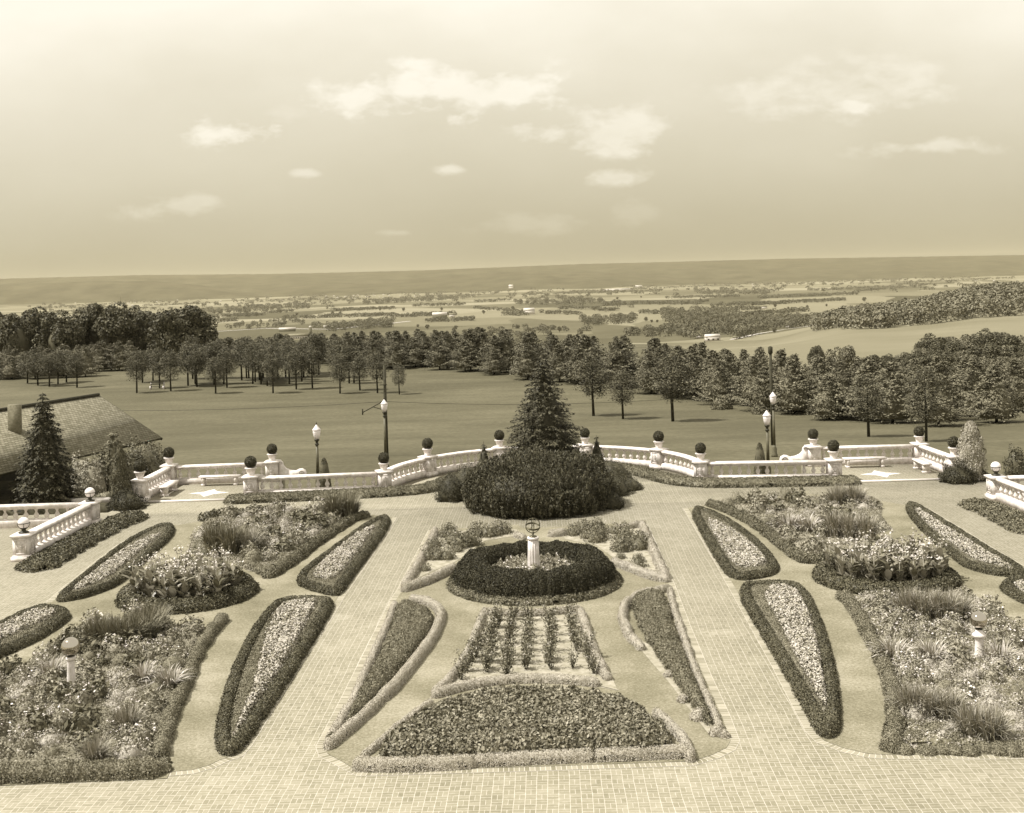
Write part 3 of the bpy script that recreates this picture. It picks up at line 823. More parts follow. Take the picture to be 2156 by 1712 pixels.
def globe_lamp(p, label):
    r = thing('globe_lamp', label, 'lamp', (p[0], p[1], .998), 0, 'globe lamps on the stair pedestals')
    MB().lathe([(.19, 0), (.19, .03), (.10, .06), (.07, .10), (.09, .13), (.14, .17)], n=16).build('base', M['iron'], r, True)
    th = np.linspace(0, math.pi, 13)
    MB().lathe([(max(.004, .21 * math.sin(t)), .36 - .21 * math.cos(t)) for t in th], n=20).build('globe', M['glass'], r, True)
    mb = MB(); pts = [(.222 * math.cos(t), .222 * math.sin(t), .36) for t in np.linspace(0, 2 * math.pi, 25)]
    mb.tube(pts, .012, 5)
    for k in range(4):
        a = k * math.pi / 2 + .4
        mb.tube([(.222 * math.cos(a) * math.sin(t), .222 * math.sin(a) * math.sin(t), .36 - .222 * math.cos(t)) for t in np.linspace(.5, 1.57, 6)], .01, 4)
    mb.build('ring', M['iron'], r)
globe_lamp(SL2, 'white globe lamp in a dark ring on the left stair pedestal')
globe_lamp(SR2, 'white globe lamp in a dark ring on the right stair pedestal')
globe_lamp(SL1, 'globe lamp half cut off by the left picture edge')
# scroll brackets
def scroll(p, sgn, label):
    mb = MB()
    out = [(0, 0), (0, .92), (.12, .95), (.22, .86), (.25, .70), (.38, .55), (.60, .46), (.85, .42), (1.02, .50), (1.18, .52), (1.34, .44), (1.40, .28), (1.34, .10), (1.2, 0)]
    V = [(sgn * (.3 + x), -.13, z) for x, z in out] + [(sgn * (.3 + x), .13, z) for x, z in out]
    n = len(out)
    tri = geometry.tessellate_polygon([[Vector((x, z, 0)) for x, z in out]])
    mb.add(V, [[i, (i + 1) % n, n + (i + 1) % n, n + i] for i in range(n)], [list(t) for t in tri] + [[n + t[0], n + t[2], n + t[1]] for t in tri])
    me = mb.mesh('scroll_bracket'); bm = bmesh.new(); bm.from_mesh(me); bmesh.ops.recalc_face_normals(bm, faces=bm.faces); bm.to_mesh(me); bm.free()
    o = thing('scroll_bracket', label, 'scroll', (p[0], p[1], .05), 0, 'white scroll brackets beside the alcoves')
    link('scroll_body', me, M['stone'], o)
    m2 = MB()
    for (cx, cz, r) in ((.13, .84, .1), (1.16, .3, .17)):
        pts = [(sgn * (.3 + cx + r * (1 - k / 22) * math.cos(k * .55)), -.145, cz + r * (1 - k / 22) * math.sin(k * .55)) for k in range(20)]
        m2.tube(pts, .022, 5)
    m2.build('volute', M['stone'], o)
scroll(P3, 1, 'white stone scroll right of the left alcove, behind the straight balustrade')
scroll(P12, -1, 'white stone scroll left of the right alcove, behind the straight balustrade')

def bench(loc, rz, L_, label):
    r = thing('stone_bench', label, 'bench', loc, rz, 'white stone benches in the seating alcoves')
    MB().box((0, 0, .44), (L_, .42, .08)).box((0, 0, .395), (L_ * .94, .34, .02)).build('seat', M['stone'], r)
    for s in (-1, 1):
        MB().box((s * (L_ / 2 - .2), 0, .045), (.16, .40, .09)).box((s * (L_ / 2 - .2), 0, .24), (.12, .30, .30), taper=1.2).build('leg', M['stone'], r)
bench((-14.75, 58.35, 0), 0, 2.0, 'white stone bench along the back of the left alcove')
bench((-16.7, 56.4, 0), math.pi / 2, 1.9, 'white stone bench along the left side of the left alcove')
bench((17.2, 58.35, 0), 0, 2.1, 'white stone bench along the back of the right alcove')
bench((19.5, 56.8, 0), math.pi / 2, 1.6, 'white stone bench along the right side of the right alcove')

# ================================================================ LAMPS AND POLES
def lamp_post(loc, h, label):
    r = thing('lamp_post', label, 'lamp post', loc, 0, 'dark lamp posts beyond the balustrade')
    k = h - .95
    MB().lathe([(.20, 0), (.20, .12), (.15, .2), (.15, .5), (.11, .6), (.09, .7)], n=16).build('base', M['iron_gray'], r, True)
    MB().lathe([(.085, .7), (.062, k - .28)], n=24, flute=.07, nf=8).build('shaft', M['iron_gray'], r)
    MB().lathe([(.062, k - .28), (.11, k - .25), (.11, k - .2), (.07, k - .17), (.07, k - .08), (.13, k - .02), (.14, k + .03), (.09, k + .06)], n=16).build('collar', M['iron'], r, True)
    MB().lathe([(.11, k + .06), (.17, k + .22), (.20, k + .40), (.195, k + .50)], n=12).build('lantern', M['glass'], r, True)
    c = MB().lathe([(.215, k + .50), (.225, k + .53), (.17, k + .60), (.09, k + .70), (.045, k + .77), (.03, k + .8)], n=12).build('cap', M['whitepaint'], r, True)
    MB().lathe([(.03, k + .8), (.045, k + .84), (.02, k + .88), (.004, k + .95)], n=8).build('finial', M['iron'], c, True)
def lampat(px, ytop, D, label):
    x, y, z = GD(px, ytop, D); g = tzz(x, y)
    lamp_post((x, y, g), z - g, label)
lampat(666, 888, 61, 'leftmost lamp post, standing free behind the left straight balustrade')
lampat(808.5, 836, 72, 'lamp post with white lantern standing before the tall utility pole left of the spruce')
lampat(1614, 858, 61, 'shorter of the two right lamp posts, next to a clipped cone bush')
lampat(1627, 820, 72, 'lamp post with lantern on the tall pole right behind the shorter lamp post')
def upole(px, ytop, D, sgn, label):
    x, y, z = GD(px, ytop, D); g = tzz(x, y); h = z - g
    r = thing('utility_pole', label, 'pole', (x, y, g), 0, 'utility poles on the lawn')
    MB().tube([(0, 0, 0), (0, 0, h)], [.13, .095], 10).build('pole', M['pole'], r)
    if sgn < 0:
        MB().tube([(0, 0, h - 2.4), (-1.55, -.1, h - 3.2)], .035, 5).tube([(-1.55, -.1, h - 3.35), (-1.55, -.1, h - 2.95)], .05, 5).tube([(-.8, -.05, h - 2.85), (0, 0, h - 3.1)], .025, 5).build('bracket_arm', M['pole'], r)
        MB().box((-.1, -.12, h - 1.35), (.5, .05, .06)).build('crossbar', M['pole'], r)
    else:
        MB().lathe([(.11, h - .1), (.16, h - .05), (.16, h + .35), (.06, h + .42)], n=10).build('cap_can', M['pole'], r)
        MB().tube([(0, 0, h - 2.4), (.9, 0, h - 2.7)], .03, 5).build('bracket_arm', M['pole'], r)
    return (x, y, g, h)
u1 = upole(809, 768, 80, -1, 'tall dark utility pole with a bent bracket arm left of the spruce')
u2 = upole(1622, 742, 80, 1, 'tall dark utility pole with a capped top behind the right lamp posts')
def wire(pts, label):
    mb = MB(); mb.tube(pts, .012, 4); o = mb.build('overhead_wire', M['iron']); tag(o, label, 'wire', 'overhead wires across the lawn')
def sag(a, b_, s, n=14):
    return [(a[0] + (b_[0] - a[0]) * i / n, a[1] + (b_[1] - a[1]) * i / n, a[2] + (b_[2] - a[2]) * i / n - s * 4 * (i / n) * (1 - i / n)) for i in range(n + 1)]
a = (u1[0], u1[1], u1[2] + u1[3] - 2.5); b_ = (u2[0], u2[1], u2[2] + u2[3] - 2.6)
wire(sag(a, b_, .5), 'thin wire strung between the two utility poles, passing behind the spruce')
c_ = GD(60, 862, 84)
wire(sag(a, c_, .3), 'thin wire running left from the utility pole over the lawn to the shingled roof')

# ================================================================ CENTRE: SUNDIAL, GAZING BALLS, LABEL BOARDS
cx, cy = G(1125, 1226)
r = thing('sundial', 'white fluted column with a hoop armillary sundial inside the dark yew ring', 'sundial', (cx, cy, 0))
MB().lathe([(.235, 0), (.235, .08), (.20, .12)], n=24).build('base', M['stone'], r)
MB().lathe([(.20, .12), (.19, .5), (.17, 1.0), (.155, 1.38)], n=112, flute=.085, nf=14).build('shaft', M['stone'], r)
MB().lathe([(.165, 1.38), (.19, 1.41), (.19, 1.46), (.15, 1.47)], n=24).build('capital', M['stone'], r)
mb = MB().lathe([(.13, 1.47), (.12, 1.5), (.03, 1.52), (.025, 1.56), (.05, 1.58), (.02, 1.6)], n=12)
def ring(mb, R_, rad, rot, c, wide=0):
    rx, rz_ = rot; pts = []
    for t in np.linspace(0, 2 * math.pi, 33):
        p = Vector((R_ * math.cos(t), R_ * math.sin(t), 0)); p.rotate(__import__('mathutils').Euler((rx, 0, rz_))); pts.append(p + Vector(c))
    mb.tube(pts, rad, 5)
mb.build('mount', M['bronze'], r)
mb = MB(); c = (0, 0, 1.60 + .235)
ring(mb, .235, .014, (math.radians(90), .15), c); ring(mb, .235, .012, (math.radians(90), 1.7), c)
for dz in (-.018, 0, .018): ring(mb, .232, .012, (math.radians(16), .3), (0, 0, c[2] + dz - .03))
mb.build('hoops', M['bronze'], r)
MB().tube([(-.13, 0, c[2] - .2), (.13, 0, c[2] + .2)], .009, 5).build('arrow', M['bronze'], r)

def gazing(loc, h, R_, label, bulky):
    r = thing('gazing_ball', label, 'gazing ball', loc)
    if bulky:
        MB().lathe([(.17, 0), (.17, .08), (.125, .14), (.105, h - .22), (.115, h - .2)], n=8).build('pedestal', M['stone'], r)
        MB().lathe([(.12, h - .2), (.165, h - .17), (.165, h - .12), (.12, h - .09), (.09, h - .05), (.08, h)], n=20).build('capital', M['stone'], r, True)
    else:
        MB().lathe([(.12, 0), (.11, .1), (.085, h - .12), (.09, h - .1)], n=16).build('pedestal', M['stone'], r, True)
        MB().lathe([(.09, h - .1), (.115, h - .06), (.12, h - .02), (.08, h)], n=20).build('capital', M['stone'], r, True)
    MB().lathe([(.08, h), (.10, h + .02), (.05, h + .05)], n=16).build('collar', M['iron'], r)
    th = np.linspace(0, math.pi, 21)
    MB().lathe([(max(.003, R_ * math.sin(t)), h + .03 + R_ - R_ * math.cos(t)) for t in th], n=32).build('mirror_ball', M['mirror'], r, True)
gx_, gy_ = G(151, 1458); s_ = gy_ / 2480
gazing((gx_, gy_, 0), (1458 - 1385) * s_ + .03, 19 * s_, 'mirror gazing ball on a slim white post in the near left flower bed', False)
gx_, gy_ = G(2063, 1388); s_ = gy_ / 2480
gazing((gx_, gy_, 0), (1388 - 1325) * s_, 17.5 * s_, 'mirror gazing ball on a white eight-sided pedestal in the near right flower bed', True)
def board(px, py, label):
    x, y = G(px, py + 11)
    r = thing('plant_label', label, 'sign', (x, y, 0), .1)
    MB().box((0, 0, .09), (.02, .02, .18)).build('stake', M['wood'], r)
    MB().box((0, 0, .21), (.19, .014, .13)).build('plate', M['whitepaint'], r)
    MB().box((0, -.010, .215), (.018, .006, .10)).build('mark', M['iron_gray'], r)
board(291, 1286, 'small white label board at the near rim of the left canna bed')
board(1933, 1244, 'small white label board at the near rim of the right canna bed')
# ================================================================ SHINGLED SHELTER, left
E1 = Vector((-19.5, 64.8, 1.6)); R1 = Vector((-23.4, 66.2, 3.92)); u = Vector((-.33, -.944, 0)).normalized(); LN = 22
sh = thing('shelter', 'open shelter with a weathered shingle roof behind the tall spruce at the left edge', 'shelter', (-24, 60, 0))
def absb(mb, name, mat, uvs=None):
    me = mb.mesh(name); o = link(name, me, mat, sh); o.location = (24, -60, 0); return o
W2 = R1 + (R1 - E1) * Vector((1, 1, 0)); F1 = Vector((2 * R1.x - E1.x, 2 * R1.y - E1.y, 1.6))
V = [E1, E1 + u * LN, R1 + u * LN, R1, F1, F1 + u * LN]
me = npmesh('roof', [tuple(v) for v in V], [[0, 3, 2, 1], [3, 4, 5, 2]])
ul = me.uv_layers.new(name='UVMap'); sl = (R1 - E1).length
UVv = {0: (0, 0), 1: (LN, 0), 2: (LN, sl), 3: (0, sl), 4: (0, 2 * sl), 5: (LN, 2 * sl)}
for lp in me.loops: ul.data[lp.index].uv = UVv[lp.vertex_index]
ro = link('roof', me, M['shingle'], sh); ro.location = (24, -60, 0)
mo_ = ro.modifiers.new('thick', 'SOLIDIFY'); mo_.thickness = .12; mo_.offset = -1
mb = MB().tube([tuple(R1 + Vector((0, 0, .04))), tuple(R1 + u * LN + Vector((0, 0, .04)))], .09, 6)
o = mb.build('ridge_cap', M['wood'], ro)
for k in (0.6, 4.2, 8.0, 12.0, 16):
    for q in (E1, F1):
        p = q + u * k + (R1 - q) * .14; g = -.9
        mb = MB().tube([(p.x, p.y, g), (p.x, p.y, 1.75)], .11, 8); absb(mb, 'post', M['wood'])
mb = MB().tube([tuple(E1 + (R1 - E1) * .14 + Vector((0, 0, -.22))), tuple(E1 + u * LN + (R1 - E1) * .14 + Vector((0, 0, -.22)))], .1, 5); absb(mb, 'beam', M['wood'])
for q in (E1, F1):
    mb = MB().tube([tuple(q + Vector((0, 0, -.08))), tuple(R1 + Vector((0, 0, -.08)))], .08, 4); absb(mb, 'verge_board', M['wood'])
cb_ = R1 + (R1 - E1) * -.02 + u * 9.2
px_, py_, pz_ = GD(47, 843, 57.5)
mb = MB().box((px_ - .6, py_ + .5, 3.3), (.6, .6, 2.0), .33); absb(mb, 'chimney', M['brick_red'])
mb = MB()
p = F1 + u * 6; q = R1 + u * 6
mb.box((F1.x + u.x * 9 + .9, F1.y + u.y * 9, .3), (.2, 16, 2.6), -.33); absb(mb, 'back_wall', M['wood'])
# curb of the planting left
mb = MB().box((-20.3, 54.35, .12), (5.6, .3, .24)); tag(mb.build('curb', M['coping']), kind='structure')
mb = MB().box((-26.5, 57.2, -.45), (17, 8, 1.0)); tag(mb.build('planting_bed', M['soil_dark']), kind='structure')
# park bench on the far lawn
bx_, by_ = 0, 0
for D_ in np.arange(140, 240, .5):
    X, Yd = ray(331, 820)
    if H - Yd * D_ <= tzz(X * D_, D_): bx_, by_ = X * D_, D_; break
s_ = by_ / 2480
r = thing('park_bench', 'long bench with white ends under the pines far across the lawn at left', 'bench', (bx_, by_, tzz(bx_, by_)), 0)
L_ = 29 * s_
MB().box((0, 0, .45), (L_, .45, .06)).build('seat', M['wood'], r)
MB().box((0, .22, .75), (L_, .05, .16)).box((0, .22, .98), (L_, .05, .14)).build('backrest', M['wood'], r)
for k in (-1, 1): MB().box((k * L_ * .47, 0, .24), (.16, .5, .48)).box((k * L_ * .47, .24, .75), (.14, .07, .55)).build('leg', M['whitepaint'], r)
# ================================================================ BEDS
bedz = .02
def stuff(o, label, cat): return tag(o, label, cat, kind='stuff')
# ---- A front fan bed
A_ = T(z5, [(240, 1095), (260, 1010), (400, 905), (560, 800), (850, 725), (1050, 700), (1400, 700), (1700, 730), (1850, 780), (2000, 885), (2090, 985), (2085, 1050), (1400, 1060), (850, 1100)], .25)
A_ = chaikin(A_, True, 1)
stuff(mass('bedding_plants', polyf(A_), A_, .1, .42, .3, .075, 1700, M['bedleaf'], bump=.16, bs=.35, aspect=1.5, jit=.9, ragged=.05), 'dense leafy bedding plants filling the fan shaped bed at the front', 'plants')
segs = [([(757, 1609), (800, 1611), (880, 1610), (988, 1604)], 'far left piece with brown patches'), ([(1004, 1601), (1080, 1598), (1160, 1594), (1240, 1591)], 'long second piece'),
        ([(1262, 1590), (1330, 1588), (1358, 1586)], 'third piece from the left'), ([(1370, 1585), (1440, 1583)], 'last piece at the right')]
for s_, l_ in segs:
    hedge('edging_hedge', T(zp, s_, .1), .155, .24, M['edging'], 'pale fluffy edging along the front of the fan bed, ' + l_, leaf=.024, dens=5500, jit=.5, group='pale edging pieces of the front fan bed', rag=.015, bump=.08)
hedge('edging_hedge', T(zp, [(1452, 1592), (1452, 1575), (1420, 1530), (1385, 1500)], .1), .11, .2, M['edging'], 'pale fluffy edging up the right side of the fan bed', leaf=.024, dens=5000, jit=.5)
hedge('edging_hedge', T(zp, [(765, 1592), (800, 1562), (850, 1518), (905, 1480)], .05), .09, .14, M['edging'], 'thin pale edging up the left side of the fan bed', leaf=.024, dens=5000, jit=.5)
# ---- B rose trapezoid
B_ = T(z5, [(640, 690), (760, 660), (1000, 625), (1400, 615), (1620, 640), (1680, 610), (1570, 380), (1500, 180), (1200, 190), (890, 210), (840, 380), (700, 580)])
o = sheet('bed_soil', B_, .022, M['soil'])
o = sheet('bed_soil', T(z5, [(1580, 560), (1700, 600), (1745, 700), (1600, 665)]), .03, M['soil'])
hedge('edging_hedge', T(z5, [(600, 712), (750, 668), (900, 640), (1050, 622), (1200, 616), (1400, 620), (1600, 640)], .1), .135, .21, M['edging'], 'pale curved edging along the front of the rose bed', leaf=.024, dens=5000, jit=.5, rag=.015, bump=.06)
hedge('edging_hedge', T(z5, [(600, 690), (700, 600), (770, 500), (825, 400), (860, 300), (890, 215)], .1), .13, .2, M['edging'], 'pale edging along the left side of the rose bed', leaf=.024, dens=5000, jit=.5, rag=.015)
hedge('edging_hedge', T(z5, [(900, 195), (1050, 205), (1250, 205), (1400, 190), (1490, 178)], .1), .12, .2, M['edging'], 'pale edging along the back of the rose bed, below the dark yew ring', leaf=.035, dens=4200, rag=.015)
hedge('edging_hedge', T(z5, [(1505, 190), (1535, 260), (1560, 350), (1595, 450), (1640, 540), (1680, 605)], .1), .14, .21, M['edging'], 'pale edging along the right side of the rose bed', leaf=.024, dens=5000, jit=.5, rag=.02, bump=.2)

def rose_proto(k):
    r = thing('rose_bush', '', 'rose bush')
    st = MB(); lf = MB(); n = 0; C = []; 
    for i in range(8):
        a = rng.uniform(0, 6.28); sp_ = rng.uniform(.06, .24); hh = rng.uniform(.34, .58)
        top = (sp_ * math.cos(a), sp_ * math.sin(a), hh)
        st.tube([(.02 * math.cos(a), .02 * math.sin(a), 0), (top[0] * .6, top[1] * .6, hh * .5), top], [.009, .007, .004], 4)
        for t in rng.uniform(.15, 1.05, 34):
            C.append([top[0] * t + rng.normal(0, .05), top[1] * t + rng.normal(0, .05), hh * t + rng.normal(0, .03)])
    C = np.array(C); Nn = np.tile([[0, -.3, 1.]], (len(C), 1)); lf.leaves(C, Nn, np.full(len(C), .055), 1.5, .8)
    st.build('stem', M['bark'], r); lf.build('leaf_mass', M['rose'], r)
    top = C[C[:, 2] > .40][:5]; f = MB(); f.leaves(np.repeat(top, 6, 0) + rng.normal(0, .012, (len(top) * 6, 3)) + [0, 0, .04], np.tile([[0, 0, 1.]], (len(top) * 6, 1)), np.full(len(top) * 6, .04), 1.2, .6)
    f.build('flower', M['flower'], r)
    return r
roses = [rose_proto(k) for k in range(4)]
used = set()
def place(protos, loc, rz, sc, label, group, cat=None):
    p = protos[rng.integers(len(protos))]
    if p.name not in used:
        used.add(p.name); p.location = loc; p.rotation_euler = (0, 0, rz); p.scale = sc if isinstance(sc, tuple) else (sc,) * 3
        p['label'] = label; p['group'] = group; return p
    return dup(p, loc, rz, sc, label, group)
colsR = [([(970, 300), (760, 625)], 7, 'first'), ([(1000, 250), (915, 592)], 8, 'second'), ([(1085, 250), (1045, 590)], 8, 'third'), ([(1190, 250), (1165, 560)], 8, 'fourth'), ([(1320, 250), (1320, 570)], 8, 'fifth'), ([(1440, 240), (1490, 460)], 6, 'sixth'), ([(1545, 480), (1595, 590)], 3, 'short last')]
for (a, b_), n, nm in colsR:
    for i in range(n):
        t = (i + .3 * rng.uniform(-1, 1)) / (n - 1)
        t = t ** .85 if t > 0 else 0
        x, y = z5((a[0] + (b_[0] - a[0]) * t, a[1] + (b_[1] - a[1]) * t))
        place(roses, (x, y, .02), rng.uniform(0, 6), rng.uniform(.8, 1.1), 'thin leafy rose bush in the %s row from the left of the rose bed' % nm, 'rose bushes in the %s row' % nm)
x, y = z5((1460, 560)); place(roses, (x, y, .02), 1, (.8, .8, .9), 'sparse rose bush standing alone between the last two rows of the rose bed', 'rose bushes standing apart')

# ---- C left inner diagonal bed
Cp = T(zp, [(845, 1263), (875, 1268), (898, 1290), (880, 1340), (840, 1400), (800, 1455), (750, 1510), (718, 1540), (740, 1480), (775, 1400), (805, 1330)], .2)
Cp = T(z5, [(350, 130), (440, 125), (560, 180), (585, 215), (545, 310), (440, 440), (340, 560), (250, 680), (150, 780), (60, 860), (15, 880), (60, 790), (130, 650), (200, 520), (260, 400), (310, 280)], .2)
stuff(mass('bedding_plants', polyf(chaikin(Cp, True, 1)), Cp, .1, .27, .22, .05, 2600, M['fernleaf'], bump=.2, bs=.3, aspect=2.2, ragged=.04), 'feathery bedding plants in the left diagonal bed', 'plants')
hedge('edging_hedge', T(z5, [(335, 150), (300, 250), (240, 380), (190, 490), (140, 600), (90, 720), (40, 830)], .1) + T(zp, [(735, 1490), (712, 1530), (698, 1553)], .05), .125, .2, M['edging'], 'pale edging on the path side of the left diagonal bed', leaf=.024, dens=5000, jit=.5, rag=.015)
hedge('edging_hedge', T(z5, [(450, 118), (540, 128), (615, 170), (632, 215), (600, 310), (530, 420), (430, 545), (345, 650), (255, 735)], .1), .15, .24, M['edging'], 'pale rounded edging wrapping the grass side of the left diagonal bed', leaf=.024, dens=5000, jit=.5, rag=.012, bump=.05)
hedge('edging_hedge', T(z5, [(235, 755), (150, 840), (50, 925), (0, 970)], .1) + T(zp, [(706, 1560), (694, 1571)], .05), .13, .21, M['edging'], 'lower pale edging piece at the tip of the left diagonal bed', leaf=.024, dens=5000, jit=.5, rag=.02)
# ---- D right inner diagonal bed
Dp = T(zp, [(1325, 1262), (1350, 1248), (1392, 1242), (1405, 1262), (1420, 1318), (1440, 1375), (1462, 1425), (1488, 1480), (1505, 1525), (1480, 1512), (1450, 1470), (1420, 1420), (1385, 1375), (1350, 1320)], .15)
stuff(mass('bedding_plants', polyf(chaikin(Dp, True, 1)), Dp, .1, .27, .22, .05, 2600, M['fernleaf'], bump=.2, bs=.3, aspect=2.2, ragged=.04), 'feathery bedding plants in the right diagonal bed', 'plants')
sheet('bed_soil', T(zp, [(1330, 1340), (1350, 1370), (1375, 1400), (1410, 1440), (1455, 1500), (1490, 1545), (1530, 1560), (1525, 1530), (1450, 1440), (1390, 1370)]), .022, M['soil'])
hedge('edging_hedge', T(zp, [(1405, 1238), (1370, 1245), (1330, 1258), (1312, 1275), (1310, 1300), (1325, 1335)], .1), .14, .23, M['edging'], 'pale lumpy edging round the upper left of the right diagonal bed', leaf=.024, dens=5000, jit=.5, rag=.03, bump=.2)
hedge('edging_hedge', T(zp, [(1330, 1345), (1350, 1365)], .05), .13, .2, M['edging'], 'short pale edging piece below the lumpy one of the right diagonal bed', leaf=.024, dens=5000, jit=.5, rag=.03, bump=.2)
hedge('edging_hedge', T(zp, [(1410, 1240), (1420, 1285), (1435, 1330), (1452, 1380), (1470, 1430), (1490, 1475), (1505, 1510), (1515, 1530)], .05), .10, .17, M['edging'], 'pale edging on the path side of the right diagonal bed', leaf=.024, dens=5000, jit=.5, rag=.03, bump=.22)
def blob(name, loc, r, h, leaf, n, mat, label, group=None, cat='shrub', parent=None, asp=1.6, jit=.8, sq=1.0, core=.86, bump=.10, own=True, squash=1.0, up=None):
    """dome of leaves with a lumpy surface"""
    d = rng.normal(0, 1, (n, 3)); d[:, 2] = np.abs(d[:, 2]) * 1.0 - .1; d /= np.linalg.norm(d, axis=1)[:, None]
    lump = 1 + bump * np.sin(d[:, 0] * 5 + loc[0] * 3) * np.cos(d[:, 1] * 6 + loc[1]) + bump * .8 * np.sin(d[:, 2] * 9 + d[:, 0] * 7 + loc[1] * 5)
    C = d * lump[:, None] * rng.uniform(.84, 1.03, n)[:, None] * [r, r * squash, h]
    mb = MB(); th = np.linspace(0, math.pi / 2, 6)
    prof = [(r * core * math.cos(t) + .001, h * core * math.sin(t)) for t in th]
    k0 = mb.n; mb.lathe(prof, n=14)
    v = mb.V[-1]; v[:, 1] *= squash
    C[:, 2] = np.maximum(C[:, 2], .01)
    mb.leaves(C, d / np.array([1, 1, .8]), np.full(n, leaf), asp, jit, up=up)
    o = mb.build(name, mat, parent)
    if not parent: o.location = loc; tag(o, label, cat, group)
    return o
for k, (px, py, s_, w_) in enumerate([(1408, 1425, .13, 'uppermost'), (1437, 1478, .14, 'second'), (1470, 1515, .2, 'third, largest'), (1478, 1500, .12, 'fourth, beside the largest'), (1508, 1548, .16, 'fifth, near the tip'), (1526, 1552, .11, 'last, at the tip')]):
    x, y = G(px, py); blob('edging_clump', (x, y, .02), s_, s_ * 1.1, .03, 1200, M['edging'], 'pale round clump on bare soil, right diagonal bed, %s' % w_, 'pale clumps of the right diagonal bed')
x, y = G(700, 1562); blob('edging_clump', (x, y, .02), .14, .17, .04, 700, M['hedge_mid'], 'small dark clump at the tip of the left diagonal bed')

# ---- E and F wedge beds beside the yew ring
Ep = T(z2, [(590, 870), (1100, 860), (1100, 900), (900, 930), (720, 1060), (600, 1110), (440, 1180), (500, 1060), (550, 960)])
sheet('bed_soil', Ep, .02, M['soil'])
Fp = T(z2, [(1380, 880), (1740, 845), (1870, 830), (1910, 920), (1950, 1000), (2000, 1120), (1900, 1120), (1720, 1050), (1600, 960), (1400, 920)])
sheet('bed_soil', Fp, .02, M['soil'])
hedge('edging_hedge', T(z2, [(585, 868), (560, 930), (520, 1000), (480, 1070), (440, 1140), (400, 1205)], .1), .16, .26, M['edging'], 'pale edging on the path side of the left wedge bed', leaf=.03, dens=3600, jit=.5, rag=.012, bump=.05)
hedge('edging_hedge', T(z2, [(400, 1225), (480, 1200), (560, 1170), (640, 1130), (700, 1100)], .1), .17, .26, M['edging'], 'pale edging between the left wedge bed and the grass, running to the yew ring', leaf=.03, dens=3600, jit=.5, rag=.012, bump=.05)
hedge('edging_hedge', T(z2, [(1325, 885), (1385, 878)], .1), .2, .26, M['edging'], 'short pale edging piece behind the yew ring, right of the sundial', leaf=.03, dens=3600, jit=.5)
hedge('edging_hedge', T(z2, [(1725, 848), (1800, 838), (1868, 826)], .1), .13, .24, M['edging'], 'pale edging on the back of the right wedge bed', leaf=.03, dens=3600, jit=.5)
hedge('edging_hedge', T(z2, [(1885, 830), (1910, 890), (1940, 950), (1968, 1010), (1995, 1075), (2030, 1150)], .1), .17, .26, M['edging'], 'pale lumpy edging on the path side of the right wedge bed', leaf=.03, dens=3600, jit=.5, rag=.03, bump=.2)
hedge('edging_hedge', T(z2, [(1710, 1062), (1790, 1090), (1880, 1125), (1960, 1155), (2030, 1165)], .1), .17, .26, M['edging'], 'pale edging between the right wedge bed and the grass', leaf=.03, dens=3600, jit=.5, rag=.02, bump=.12)
hedge('edging_hedge', T(z2, [(1100, 890), (1140, 905)], .1), .14, .22, M['edging'], 'short pale edging piece behind the yew ring, left of the sundial', leaf=.03, dens=3600, jit=.5)

def bush_proto(name, r, h, leaf, n, mat, fl=0, fmat=None, cat='shrub', asp=1.6, fs=.04):
    root = thing(name, '', cat)
    blob('leaf_mass', (0, 0, 0), r, h, leaf, n, M[mat], '', parent=root, asp=asp, core=.7, bump=.22)
    if fl:
        d = rng.normal(0, 1, (fl, 3)); d[:, 2] = np.abs(d[:, 2]) + .2; d /= np.linalg.norm(d, axis=1)[:, None]
        C = d * [r * 1.05, r * 1.05, h * 1.08]
        C = np.repeat(C, 3, 0) + rng.normal(0, fs * .35, (fl * 3, 3))
        MB().leaves(C, np.tile([[0, -.2, 1.]], (len(C), 1)), np.full(len(C), fs), 1.15, .5).build('flower', M[fmat], root)
    return root
def blades(n, r, h, w, arch, mat, parent=None, name='blades', seg=4, lean=.5, base=None):
    a = rng.uniform(0, 6.283, n); rr = r * np.sqrt(rng.uniform(0, 1, n)) * .55
    bx, by = rr * np.cos(a), rr * np.sin(a)
    a2 = a + rng.normal(0, .5, n); hh = h * rng.uniform(.6, 1.1, n); out_ = (rng.uniform(.1, 1, n) ** 1.2) * r * lean * 2
    P = []
    for k in range(seg + 1):
        t = k / seg
        x = bx + out_ * t ** arch * np.cos(a2); y = by + out_ * t ** arch * np.sin(a2)
        droop = (out_ / (r + 1e-6)) * t ** 3 * h * .32
        z = hh * (t ** .9) - droop
        ww = w * (1 - t ** 2.2) * .5 + .001
        px, py = -np.sin(a2 + .6), np.cos(a2 + .6)
        P.append(np.stack([x - px * ww, y - py * ww, np.maximum(z, .01)], 1)); P.append(np.stack([x + px * ww, y + py * ww, np.maximum(z, .01)], 1))
    V = np.stack(P, 1).reshape(-1, 3); m_ = 2 * (seg + 1)
    Q = np.concatenate([np.arange(n)[:, None] * m_ + np.array([[2 * k, 2 * k + 1, 2 * k + 3, 2 * k + 2]]) for k in range(seg)])
    mb = MB(); mb.add(V, Q)
    return mb.build(name, M[mat], parent)
def grass_proto(nm, n, r, h, w, mat, lean=.5, cat='ornamental grass', seeds=0):
    root = thing(nm, '', cat); blades(n, r, h, w, 1.7, mat, root, lean=lean); return root
b_rose = [bush_proto('leafy_shrub', .38, .5, .06, 750, 'rose', 5, 'flower') for _ in range(3)]
